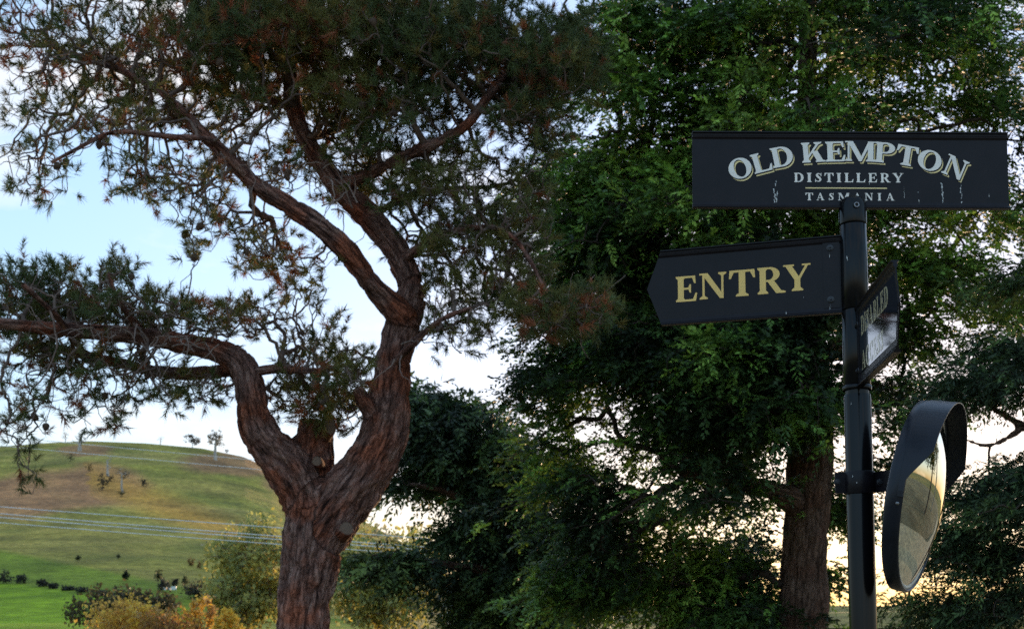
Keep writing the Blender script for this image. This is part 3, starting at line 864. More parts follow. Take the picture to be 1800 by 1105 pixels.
# ------------------------------------------------------------------ cypresses and the feathery conifer
def conifer(name, label, Y0, trunk_lines, boughs, rg, per=16, clump=(0.55, 0.55, 0.16), spray_n=5, greens=None, trunk_vox=0.035,
            seeds_from=None, droop=0.3, slen=0.28, leaf=(0.075, 0.024), bias=(0, 0, 0), n=9, thr=0.0, r_max=0.09, reach=0.5, flat=0.45):
    base = trunk_lines[0][0]
    b0 = pl(trunk_lines[0], Y0)[0]
    T = thing(name, label, 'tree', (b0[0], b0[1], 0.0))
    lines = [pl(l, Y0) for l in trunk_lines]
    child('trunk', stem_mesh('trunk', lines, M_CYPBARK, trunk_vox, 0.024, 12.0), T)
    seeds = np.concatenate([smooth_line(q, 0.2)[:, :3] for q in lines]); spath = np.zeros(len(seeds))
    ends = sample_px(boughs, Y0, rg, 2.6)
    if thr: ends = ends[fbm(ends * 0.75 + 7, 3) > thr]
    axis = lines[0][:, :3]
    att = []
    for e in ends:
        out = np.array([e[0] - np.interp(e[2], axis[:, 2], axis[:, 0]), e[1] - np.interp(e[2], axis[:, 2], axis[:, 1]), 0])
        o = unit(out[None])[0]; sd = np.array([-o[1], o[0], 0])
        q = rg.normal(0, 1, (per, 3)) * 0.55
        p = e + q[:, :1] * clump[0] * o + q[:, 1:2] * clump[1] * sd + q[:, 2:] * [0, 0, clump[2]]
        p[:, 2] -= 0.28 * np.maximum(q[:, 0], 0) ** 2 * clump[0] + 0.2 * q[:, 1] ** 2 * clump[1]
        att.append(p)
        ax = e - out[None] * np.linspace(0.15, reach, 3)[:, None] + [0, 0, -0.1]
        att.append(ax)
    att = np.concatenate(att)
    pos, par, cnt, kids, order, ns = grow(att, seeds, spath, 0.25)
    h, rr, r1, d = twig_tubes(pos, par, cnt, order, ns, 0.004, 0.46, r_max, droop=-0.05, jit=0.10, rg=rg, S=4)
    cols = np.array([0.085, 0.060, 0.048]) * rg.uniform(0.7, 1.3, (len(h), 1))
    child('branches', branch_mesh('branches', h, rr, r1, cols, 0.02), T)['kind'] = 'stuff'
    dd = np.zeros_like(pos); dd[order] = d
    use = order[(cnt[order] < per * 1.5)]
    B = np.repeat(pos[use], spray_n, 0); D = np.repeat(dd[use], spray_n, 0)
    m = len(B)
    B = B + rg.normal(0, 0.09, (m, 3))
    axp = np.stack([np.interp(B[:, 2], axis[:, 2], axis[:, 0]), np.interp(B[:, 2], axis[:, 2], axis[:, 1]), B[:, 2]], -1)
    out = unit(B - axp)
    D = unit(D * 0.55 + out * 0.6 + rg.normal(0, 0.55, (m, 3)) * [1, 1, 0.6] + np.array([0, 0, -0.03]) + np.array(bias))
    up = unit(np.array([0, -0.15, 1.0]) + rg.normal(0, flat, (m, 3)))
    g = np.array(greens)
    nz = fbm(B * 0.8 + 5, 3); k = np.clip((nz - 0.32) / 0.36 + rg.normal(0, 0.15, m), 0, 0.999) * (len(g) - 1)
    i = k.astype(int); f = (k - i)[:, None]
    col = (g[i] * (1 - f) + g[i + 1] * f) * rg.uniform(0.8, 1.25, (m, 1))
    tip_light = np.repeat(np.where(kids[use] == 0, 1.5, 0.7) * rg.uniform(0.8, 1.25, len(use)), spray_n)[:, None]  # lit outer tips and shaded inner foliage put into the leaf colour
    col = col * tip_light * np.where(tip_light > 1.25, [1.08, 1.05, 0.85], [1.0, 1.0, 1.0])
    V, F, C = sprays(B, D, up, col, rg, slen, n, leaf, droop)
    o = child('crown', mesh_np('crown', V, F, M_LEAF, False, face_colors=C), T); o['kind'] = 'stuff'
    print(name, 'nodes', len(att), 'leaflets', len(F))
    return T

GREEN = [(0.022, 0.042, 0.016), (0.050, 0.100, 0.026), (0.108, 0.210, 0.038), (0.17, 0.26, 0.048)]
DARK = [(0.030, 0.050, 0.024), (0.046, 0.078, 0.028), (0.064, 0.105, 0.032), (0.085, 0.12, 0.034)]
conifer('cypress_tree', 'tall green cypress behind the sign boards with thick bare brown trunk', 17.0,
        [[(1402, 1330, 64, 0), (1404, 1200, 52, 0), (1408, 1105, 47, 0), (1413, 1000, 43, 0), (1420, 900, 42, 0), (1424, 800, 40, 0), (1425, 700, 36, 0), (1420, 550, 32, 0), (1415, 350, 26, 0), (1420, 100, 18, 0), (1425, -250, 8, 0)],
         [(1415, 900, 26, 0), (1385, 872, 22, -.3), (1340, 855, 17, -.5), (1290, 850, 13, -.7), (1200, 830, 8, -1.0)],
         [(1418, 760, 20, 0), (1350, 700, 14, -.6), (1250, 640, 9, -1.2)],
         [(1418, 500, 18, 0), (1330, 440, 14, .2), (1180, 380, 10, .3), (1050, 340, 6, .3)],
         [(1420, 650, 20, 0), (1500, 590, 14, .3), (1620, 540, 9, .6)]],
        [(1190, 40, 130, 90, 26, 0, 2), (1360, 40, 150, 90, 28, -.4, 2.2), (1540, 60, 150, 100, 26, -.4, 2.2), (1720, 70, 130, 110, 12, 0, 2), (1400, -110, 420, 110, 36, 0, 2.4),
         (1110, 150, 110, 100, 24, 0, 1.6), (1270, 190, 130, 90, 26, -.6, 2), (1430, 190, 130, 80, 20, -.8, 2), (1600, 200, 140, 80, 13, -.5, 2), (1740, 200, 100, 90, 8),
         (1030, 300, 70, 90, 14, .4, 1.2), (1130, 330, 110, 100, 33, -.4, 1.8), (1260, 360, 110, 90, 24, -.6, 2), (1030, 430, 75, 90, 19, .2, 1.4), (1120, 470, 90, 80, 22), (1230, 480, 110, 80, 17),
         (1620, 330, 120, 80, 12, .4, 1.8), (1720, 380, 110, 100, 22, .2, 1.8), (1600, 460, 90, 80, 16, .6, 1.6), (1720, 520, 100, 80, 17, .2, 1.6), (1560, 560, 60, 60, 10, .6),
         (950, 640, 75, 45, 12, .2, 1), (1030, 570, 90, 70, 19, .2, 1.4), (1130, 600, 100, 80, 23, 0, 1.6), (1290, 610, 110, 70, 36, -1.2, 1.4), (1390, 570, 90, 80, 30, -1.4, 1.2), (1400, 690, 70, 60, 25, -1.5, .9), (1300, 720, 80, 50, 19, -1.2, 1.2),
         (1010, 690, 90, 70, 17, .2, 1.2), (1110, 740, 100, 70, 17, .2, 1.4), (1010, 800, 80, 60, 15), (1130, 840, 110, 60, 14), (1230, 890, 70, 55, 21, -1.2, 1.0), (1260, 820, 70, 50, 10, -.8),
         (1070, 920, 90, 70, 18, .4, 1.4), (1180, 990, 110, 60, 16, .4, 1.4), (1040, 1020, 80, 60, 21, .6, 1.2), (1290, 1010, 90, 60, 13, .6, 1.2), (1260, 1080, 160, 30, 19, .6, 1.4), (1080, 765, 110, 50, 15, .2, 1.4), (1190, 790, 90, 50, 13, .2, 1.4), (1150, 700, 90, 50, 9, .2, 1.4), (1465, 400, 70, 45, 14, .6, 1.2), (1400, 440, 80, 50, 12, .3, 1.4), (1460, 880, 50, 40, 7, .4, .8), (1590, 690, 60, 50, 7, .8, 1), (1560, 780, 50, 50, 4, .8, 1), (1440, 1010, 30, 60, 4, 1.0, .6)],
        np.random.default_rng(5), greens=GREEN, spray_n=4, thr=0.40, clump=(0.55, 0.5, 0.10), slen=0.32, leaf=(0.095, 0.036), n=12, per=17, droop=0.25, flat=0.22)
conifer('dark_conifer', 'dark low-spreading conifer between the pine trunk and the green cypress', 25.0,
        [[(925, 1240, 30, 0), (925, 1105, 26, 0), (920, 950, 20, 0), (905, 830, 12, 0), (880, 740, 5, 0)], [(922, 960, 14, 0), (860, 900, 10, -.5), (780, 860, 7, -1), (720, 850, 4, -1.4)], [(922, 1040, 12, 0), (850, 1000, 9, -.8), (740, 985, 6, -1.4), (650, 975, 3, -1.8)]],
        [(735, 698, 30, 14, 5, 0, .8), (790, 735, 55, 24, 15, 0, 1.2), (860, 780, 55, 30, 17, 0, 1.4), (925, 830, 45, 40, 15, 0, 1.4), (760, 780, 50, 24, 8, 0, 1.2), (810, 830, 60, 22, 9, 0, 1.2), (730, 850, 40, 14, 3, -.8, .6), (880, 870, 60, 25, 12, 0, 1.3),
         (880, 930, 60, 35, 13, 0, 1.4), (940, 950, 60, 45, 17, 0, 1.4), (820, 935, 40, 20, 4), (880, 1020, 70, 40, 24, 0, 1.5), (950, 1060, 80, 40, 24, 0, 1.5), (700, 985, 65, 10, 7, -1.6, .4), (860, 1080, 50, 25, 12)],
        np.random.default_rng(9), greens=DARK, spray_n=5, per=16, clump=(0.75, 0.65, 0.12), slen=0.42, leaf=(0.16, 0.05), n=9, thr=0.33, droop=0.5)
conifer('feathery_conifer', 'feathery dark conifer with drooping layered boughs at the right picture edge', 13.0,
        [[(2140, 1450, 60, 0), (2140, 1200, 50, 0), (2135, 900, 42, 0), (2130, 500, 34, 0), (2130, 100, 22, 0), (2130, -300, 8, 0)],
         [(2135, 860, 16, 0), (1950, 800, 11, 0), (1790, 745, 8, 0), (1725, 705, 6, 0), (1670, 640, 4, 0)], [(2135, 700, 14, 0), (1920, 660, 9, 0), (1770, 640, 6, 0)], [(1800, 750, 7, 0), (1740, 790, 5, -.1), (1690, 770, 4, -.2), (1640, 740, 3, -.2)],
         [(2135, 1000, 14, 0), (1920, 940, 9, 0), (1770, 920, 6, 0), (1690, 935, 3, 0)], [(2135, 1160, 14, 0), (1880, 1080, 8, 0), (1720, 1050, 4, 0), (1600, 1035, 2.5, 0)]],
        [(1745, 615, 60, 16, 4, 0, .5), (1725, 680, 65, 15, 5, -.2, .5), (1785, 650, 30, 25, 3), (1765, 825, 50, 14, 4, 0, .5), (1725, 875, 55, 12, 4, 0, .5), (1785, 890, 30, 30, 4), (1700, 930, 55, 11, 4, -.2, .5), (1670, 975, 40, 9, 2, -.2, .4), (1770, 970, 45, 20, 5, 0, .6),
         (1765, 1040, 50, 14, 4), (1640, 1055, 55, 9, 2, -.3, .3), (1720, 1080, 60, 12, 4), (1780, 470, 30, 60, 2, .5, .8), (2020, 700, 110, 400, 34, 0, 1.4), (2020, 200, 110, 350, 26, 0, 1.4)],
        np.random.default_rng(13), greens=DARK, spray_n=6, per=16, clump=(0.5, 0.24, 0.035), slen=0.26, leaf=(0.10, 0.018), droop=0.45, bias=(-0.4, 0, -0.1), n=11)

# ------------------------------------------------------------------ trees and bushes of the middle distance and of the hill
def ground_hit(px, py, dmin=60.0, dmax=640.0):
    """where the sight line through a pixel meets the land"""
    d = ray(px, py); d = d / np.hypot(d[0], d[1])
    t = np.linspace(dmin, dmax, 3000)
    P = CAM + t[:, None] * d
    below = P[:, 2] < terrain_z(P[:, 0], P[:, 1])
    i = int(np.argmax(below)) if below.any() else int(np.argmin(P[:, 2] - terrain_z(P[:, 0], P[:, 1])))
    p = P[i]; p[2] = float(terrain_z(p[0], p[1]))
    return p

def small_tree(name, label, cat, base, h, w, cols, rg, n_att=60, n_leaf=900, leaf=0.3, trunk=0.35, trunk_col=(0.12, 0.09, 0.07), bushy=False, group=None, bare=0.0, flat=1.0, r0=None):
    base = np.array(base, float)
    T = thing(name, label, cat, base, group)
    z0 = 0.08 if bushy else trunk
    q = unit(rg.normal(0, 1, (n_att, 3))) * rg.random((n_att, 1)) ** 0.45
    cz = h * (z0 + 1) / 2; rz = h * (1 - z0) / 2
    att = q * [w / 2, w / 2, rz] + [0, 0, cz]
    att = att * (0.8 + 0.4 * fbm(att * (2.2 / max(w, 0.5)) + rg.random() * 50, 2)[:, None])
    att[:, 2] = np.maximum(att[:, 2], 0.05 * h) * flat
    m = 5
    stem = np.c_[np.cumsum(rg.normal(0, 0.03 * w, (m, 2)), 0), np.linspace(-0.03 * h, h * (0.35 if bushy else 0.75), m)]; stem[0, :2] = 0
    sd = np.stack([np.interp(np.linspace(0, m - 1, 14), range(m), stem[:, k]) for k in range(3)], -1)
    pos, par, cnt, kids, order, ns = grow(att, sd, np.linspace(0, h * 0.2, 14), 0.3)
    rt = (r0 or 0.03 * h) 
    hh, rr, r1, d = twig_tubes(pos, par, cnt, order, ns, rt * 0.10, 0.5, rt * 0.7, droop=0.0, jit=0.12, rg=rg, S=4)
    V1, F1 = tubes(hh, rr, 4)
    V2, F2 = tubes(stem[None], np.linspace(rt, rt * 0.35, m)[None], 7)
    c = np.array(trunk_col)
    link('trunk', mesh_np('trunk', np.concatenate([V2, V1]), [F2, F1 + len(V2)], M_TWIG, True, colors=np.tile(c, (len(V1) + len(V2), 1)) * rg.uniform(.8, 1.2, (len(V1) + len(V2), 1))), T)
    if n_leaf:
        ends = pos[order]
        if bare: ends = ends[rg.random(len(ends)) > bare]
        i = rg.integers(0, len(ends), n_leaf)
        B = ends[i] + rg.normal(0, 1, (n_leaf, 3)) * w * 0.045
        B[:, 2] = np.maximum(B[:, 2], 0.0)
        cc = np.array(cols); k = np.clip(fbm(B * (3.0 / max(w, .5)) + 9, 2) * 2.2 - 0.6 + rg.normal(0, .2, n_leaf), 0, .999) * (len(cc) - 1)
        a = k.astype(int); f = (k - a)[:, None]
        col = (cc[a] * (1 - f) + cc[np.minimum(a + 1, len(cc) - 1)] * f) * rg.uniform(.75, 1.25, (n_leaf, 1))
        V, F, C = leaves(B, col, rg, leaf)
        o = link('crown', mesh_np('crown', V, F, M_FARLEAF, False, face_colors=C), T); o['kind'] = 'stuff'
    return T

def stand(px, d):
    x = (px - 900) / FPX * d
    return np.array([x, d, float(terrain_z(x, d))])

rgm = np.random.default_rng(77)
YG = [(0.30, 0.33, 0.13), (0.42, 0.42, 0.13), (0.60, 0.51, 0.11), (0.36, 0.33, 0.19)]
OR = [(0.62, 0.37, 0.09), (0.78, 0.50, 0.09), (0.85, 0.60, 0.09), (0.50, 0.32, 0.13)]
def tree_at(name, label, cat, px, top, d, wpx, cols, **kw):
    b = stand(px, d)
    h = float(at(px, top, d)[2]) - b[2]
    return small_tree(name, label, cat, b, h, wpx * d / FPX, cols, rgm, **kw)
tree_at('gum_tree', 'olive green gum tree just left of the pine trunk', 'tree', 452, 925, 52, 190, YG, n_att=260, n_leaf=8500, leaf=0.24, bushy=True, trunk_col=(.3, .24, .18), r0=.14)
tree_at('gum_tree', 'yellow-green gum tree just right of the pine trunk', 'tree', 672, 925, 50, 235, YG, n_att=320, n_leaf=9500, leaf=0.24, bushy=True, trunk_col=(.3, .24, .18), r0=.14)
tree_at('autumn_shrub', 'broad golden autumn shrub in front of the dark olive dome bush', 'shrub', 228, 1054, 44, 165, OR, n_att=120, n_leaf=3800, leaf=0.15, bushy=True, trunk_col=(0.36, 0.27, 0.19))
tree_at('autumn_shrub', 'upright golden autumn shrub between the broad golden shrub and the olive gum tree', 'shrub', 350, 1042, 44, 62, OR, n_att=60, n_leaf=1300, leaf=0.15, bushy=True, trunk_col=(0.36, 0.27, 0.19))
tree_at('autumn_shrub', 'small bright yellow autumn shrub beside the olive gum tree', 'shrub', 402, 1068, 42, 46, OR[1:3] + [(0.62, 0.42, 0.05)], n_att=60, n_leaf=1500, leaf=0.14, bushy=True)
tree_at('autumn_shrub', 'low russet autumn shrub along the bottom edge between the golden shrubs', 'shrub', 305, 1078, 41, 130, [(0.28, 0.14, 0.05), (0.42, 0.22, 0.05), (0.5, 0.3, 0.05)], n_att=90, n_leaf=3000, leaf=0.14, bushy=True)
tree_at('dome_bush', 'dark olive dome-shaped bush behind the broad golden autumn shrub', 'bush', 222, 1040, 70, 175, [(0.05, 0.05, 0.025), (0.10, 0.085, 0.035), (0.13, 0.12, 0.04)], n_att=150, n_leaf=6000, leaf=0.25, bushy=True)

small_tree('roadside_tree', 'broad green tree right of the picture, seen only in the road mirror', 'tree', (13.5, 9.5, 0.0), 8.0, 5.0, [(.06, .09, .03), (.10, .14, .04)], rgm, n_att=160, n_leaf=5000, leaf=0.22, trunk=0.3)
small_tree('roadside_tree', 'tall pale-trunked tree beyond the driveway, seen only in the road mirror', 'tree', (19.0, 15.5, 0.0), 11.0, 4.5, [(.09, .11, .03), (.15, .17, .05)], rgm, n_att=160, n_leaf=4000, leaf=0.25, trunk=0.35, trunk_col=(.4, .33, .26))

def hill(name, label, cat, px, base, top, wpx, cols, group=None, **kw):
    b = ground_hit(px, base)
    d = float(np.hypot(b[0], b[1]))
    hpx = max(base - top, 3)
    kw.setdefault('n_att', 40); kw.setdefault('n_leaf', 500)
    w = wpx * d / FPX
    kw.setdefault('leaf', max(0.35, w * 0.10))
    return small_tree(name, label, cat, b, hpx * d / FPX, w, cols, rgm, group=group, **kw)
GRN = [(0.055, 0.065, 0.035), (0.09, 0.10, 0.045), (0.12, 0.125, 0.05)]
DRK = [(0.045, 0.045, 0.035), (0.065, 0.06, 0.045), (0.085, 0.08, 0.05)]
PAL = (0.55, 0.50, 0.44)
hill('hill_tree', 'round dark tree standing alone on the hill ridge', 'tree', 338, 787, 764, 28, DRK, trunk=.25)
hill('hill_tree', 'pale tall gum with thin crown on the hill ridge near the pine', 'tree', 379, 808, 756, 38, [(0.12, .11, .07), (.2, .17, .10)], trunk=.35, n_leaf=300, trunk_col=PAL, r0=.9)
hill('hill_tree', 'bare white-trunked tree on the left end of the ridge', 'tree', 140, 792, 762, 26, DRK, trunk=.3, n_leaf=0, trunk_col=PAL, r0=1.0)
hill('hill_tree', 'tiny bare sapling on the middle of the ridge', 'tree', 282, 782, 763, 16, DRK, trunk=.2, n_leaf=0, trunk_col=(.3, .26, .22), r0=.25)
hill('hill_bush', 'small dark bush just right of the pale ridge gum', 'bush', 399, 794, 786, 9, DRK, bushy=True, n_leaf=200)
hill('hill_tree', 'faint grey tree at the far left end of the ridge', 'tree', 115, 776, 758, 12, [(.2, .18, .15), (.26, .24, .2)], trunk=.1, n_leaf=200)
hill('hill_tree', 'dead white tree above the dark twin bushes on the slope', 'tree', 190, 836, 801, 16, DRK, trunk=.3, n_leaf=0, trunk_col=PAL, r0=.6)
hill('hill_tree', 'pale dead tree right of the twin bushes on the orange spur', 'tree', 216, 864, 824, 26, [(.16, .12, .06), (.2, .15, .07)], trunk=.45, n_leaf=160, trunk_col=PAL, r0=.5)
hill('hill_bush', 'larger dark bush of the twin pair on the brown slope', 'bush', 180, 862, 832, 22, DRK, bushy=True)
hill('hill_bush', 'smaller dark bush of the twin pair on the brown slope', 'bush', 195, 846, 835, 11, DRK, bushy=True, n_leaf=250)
hill('hill_bush', 'solitary dark round bush on the green slope right of the spur', 'bush', 253, 855, 839, 18, DRK, bushy=True, n_leaf=350)
hill('hill_bush', 'brownish bush uphill of the dead white tree', 'bush', 157, 828, 814, 14, [(.13, .09, .04), (.16, .12, .05)], bushy=True, n_leaf=250)
hill('hill_bush', 'olive bush near the top of the brown slope', 'bush', 124, 811, 797, 14, GRN, bushy=True, n_leaf=250)
hill('hill_bush', 'small olive bush at the foot of the pale dead tree', 'bush', 214, 873, 861, 12, GRN, bushy=True, n_leaf=200)
hill('hill_tree', 'small lone sapling at left of the mid slope below the wires', 'tree', 137, 987, 976, 8, GRN, trunk=.3, n_leaf=150)
hill('hill_tree', 'tiny thin sapling in the middle of the mid slope', 'tree', 208, 982, 973, 5, GRN, trunk=.2, n_leaf=90)
hill('hill_tree', 'dark leaning tree standing alone on the lower slope', 'tree', 221, 1020, 1003, 11, [(.02, .03, .02), (.035, .045, .025)], trunk=.15, n_leaf=300)
hill('hill_bush', 'brown-leaved sapling, upper of the pair on the right slope', 'bush', 336, 994, 980, 11, [(.14, .11, .04), (.18, .13, .05)], bushy=True, n_leaf=200)
hill('hill_bush', 'brown-leaved sapling, lower of the pair on the right slope', 'bush', 352, 1000, 987, 12, [(.14, .11, .04), (.18, .12, .05)], bushy=True, n_leaf=200)
hill('hill_tree', 'slim tree rising behind the grey-green bush clump', 'tree', 278, 1025, 1000, 14, GRN, trunk=.2, n_leaf=300)
hill('hill_bush', 'grey-green bush clump beside the white stock trough', 'bush', 287, 1040, 1017, 27, DRK, bushy=True, n_leaf=450)
hill('hill_tree', 'small dark round tree just above the white stock trough', 'tree', 307, 1034, 1016, 11, DRK, trunk=.15, n_leaf=250)
hill('hill_tree', 'narrow pale sapling left of the wide grey bush', 'tree', 325, 1032, 1012, 9, GRN, trunk=.2, n_leaf=200)
hill('hill_bush', 'wide grey-olive bush at the foot of the slope', 'bush', 345, 1052, 1021, 45, DRK + GRN[1:2], bushy=True, n_leaf=800, n_att=70)
hill('hill_bush', 'hazy grey bush tucked against the olive gum tree', 'bush', 385, 1056, 1025, 36, DRK, bushy=True, n_leaf=600)
for i, (x, y, t, w, lab) in enumerate(((5, 1025, 1006, 26, 'dark hedge bush cut by the left picture edge'), (36, 1025, 1010, 22, 'second dark hedge bush from the left picture edge'), (75, 1030, 1020, 18, 'third dark hedge bush from the left picture edge'),
                                     (95, 1034, 1025, 16, 'fourth, paler hedge bush from the left picture edge'), (120, 1037, 1031, 20, 'fifth hedge bush, low and flat, along the pasture edge'), (145, 1040, 1033, 24, 'sixth hedge bush, low and flat, along the pasture edge'), (180, 1047, 1039, 22, 'last hedge bush at the right end of the pasture hedge'))):
    hill('hedge_bush', lab, 'bush', x, y, t, w, DRK, group='bushes of the pasture hedge', bushy=True, n_leaf=450)

# white trough, roofing and box
def trough(px, py, L, wd, hgt, label, rz):
    b = ground_hit(px, py)
    T = thing('stock_trough', label, 'trough', b); T.rotation_euler = (0, 0, rz)
    mb = MB()
    mb.prism([(-L / 2, -wd / 2), (L / 2, -wd / 2), (L / 2, wd / 2), (-L / 2, wd / 2)], 0.0, 0.12)
    for (x0, x1, y0, y1) in ((-L / 2, L / 2, -wd / 2, -wd / 2 + .1), (-L / 2, L / 2, wd / 2 - .1, wd / 2), (-L / 2, -L / 2 + .1, -wd / 2 + .1, wd / 2 - .1), (L / 2 - .1, L / 2, -wd / 2 + .1, wd / 2 - .1)):
        mb.box((x0, y0, .12), (x1, y1, hgt))
    link('basin', mb.mesh('basin', M_TROUGH), T)
    for s in (-1, 1):
        mb = MB(); mb.box((s * L * .35 - .12, -wd / 2 - .03, -.9), (s * L * .35 + .12, wd / 2 + .03, -0.002))
        link('footing', mb.mesh('footing', M_TROUGH), T)
trough(298, 1036, 2.2, 0.9, 0.6, 'long white stock trough at the foot of the slope', 0.2)
trough(440, 968, 3.2, 1.4, 1.0, 'white stock trough on the slope above the olive gum tree', -0.5)
bx = stand(786, 86); bx[2] = float(terrain_z(bx[0], bx[1]))
hb = at(786, 1068, 86.0)
T = thing('utility_box', 'small white box on the bank right of the yellow-green gum tree', 'box', (hb[0], 86.0, bx[2]))
T.rotation_euler = (0, 0, R(-35))
hz = float(hb[2] - bx[2])
mb = MB(); mb.box((-.24, -.24, max(hz, 0)), (.24, .24, max(hz, 0) + .34)); link('body', mb.mesh('body', M_TROUGH), T)
mb = MB(); mb.prism([(-.27, -.27), (.27, -.27), (.27, .27), (-.27, .27)], max(hz, 0) + .342, max(hz, 0) + .40); link('lid', mb.mesh('lid', M_TROUGH), T)
mb = MB()
for sx in (-1, 1):
    for sy in (-1, 1): mb.box((sx * .2 - .03, sy * .2 - .03, -.1), (sx * .2 + .03, sy * .2 + .03, max(hz, 0) - .002))
link('stand', mb.mesh('stand', M_TROUGH), T)

# ------------------------------------------------------------------ power lines
def wire(pts, Y, label, r=0.011):
    a, b, c = pts
    x = np.linspace(-500, 2300, 90)
    cf = np.polyfit([p[0] for p in pts], [p[1] for p in pts], 2)
    y = np.polyval(cf, x)
    P = at(x, y, Y)
    V, F = tubes(P[None], np.full((1, len(P)), r), 6)
    tag(link('power_line', mesh_np('power_line', V, F, M_WIRE, True)), label, 'wire', 'power lines crossing in front of the hill')
wire([(0, 890), (505, 928), (1600, 1003)], 42, 'highest of the four lower power wires in front of the hill', 0.015)
wire([(0, 902), (505, 943), (1600, 1012)], 42, 'second highest of the four lower power wires in front of the hill', 0.017)
wire([(0, 908.5), (505, 948.5), (1600, 1019)], 42, 'third of the four lower power wires, just under the second', 0.018)
wire([(0, 918), (505, 957), (1600, 1027)], 42, 'lowest of the four lower power wires in front of the hill', 0.015)
wire([(100, 776), (458, 809), (1600, 905)], 60, 'upper of the two wires crossing just below the ridge', 0.016)
wire([(65, 789), (470, 826), (1600, 930)], 60, 'lower of the two wires crossing just below the ridge', 0.016)

# ------------------------------------------------------------------ lettering: bold serif capitals, cap height 1
def ell(cx, cy, rx, ry, a0, a1, n):
    return [(cx + rx * math.cos(a0 + (a1 - a0) * i / n), cy + ry * math.sin(a0 + (a1 - a0) * i / n)) for i in range(n + 1)]
def band(o, i): return [[o[k], o[k + 1], i[k + 1], i[k]] for k in range(len(o) - 1)]
SW, TH, SH = 0.215, 0.075, 0.065
def serif(x, w, y, ov=0.075):
    """bracketed slab at y = 0 or 1"""
    if y == 0: return [[(x - ov, 0), (x + w + ov, 0), (x + w + ov, SH * .8), (x + w, SH * 2), (x, SH * 2), (x - ov, SH * .8)]]
    return [[(x - ov, 1), (x - ov, 1 - SH * .8), (x, 1 - SH * 2), (x + w, 1 - SH * 2), (x + w + ov, 1 - SH * .8), (x + w + ov, 1)]]
def stem(x, w=SW, lo=0, hi=1): return [[(x, lo), (x + w, lo), (x + w, hi), (x, hi)]]
def diag(x0, y0, x1, y1, w): return [[(x0, y0), (x0 + w, y0), (x1 + w, y1), (x1, y1)]]
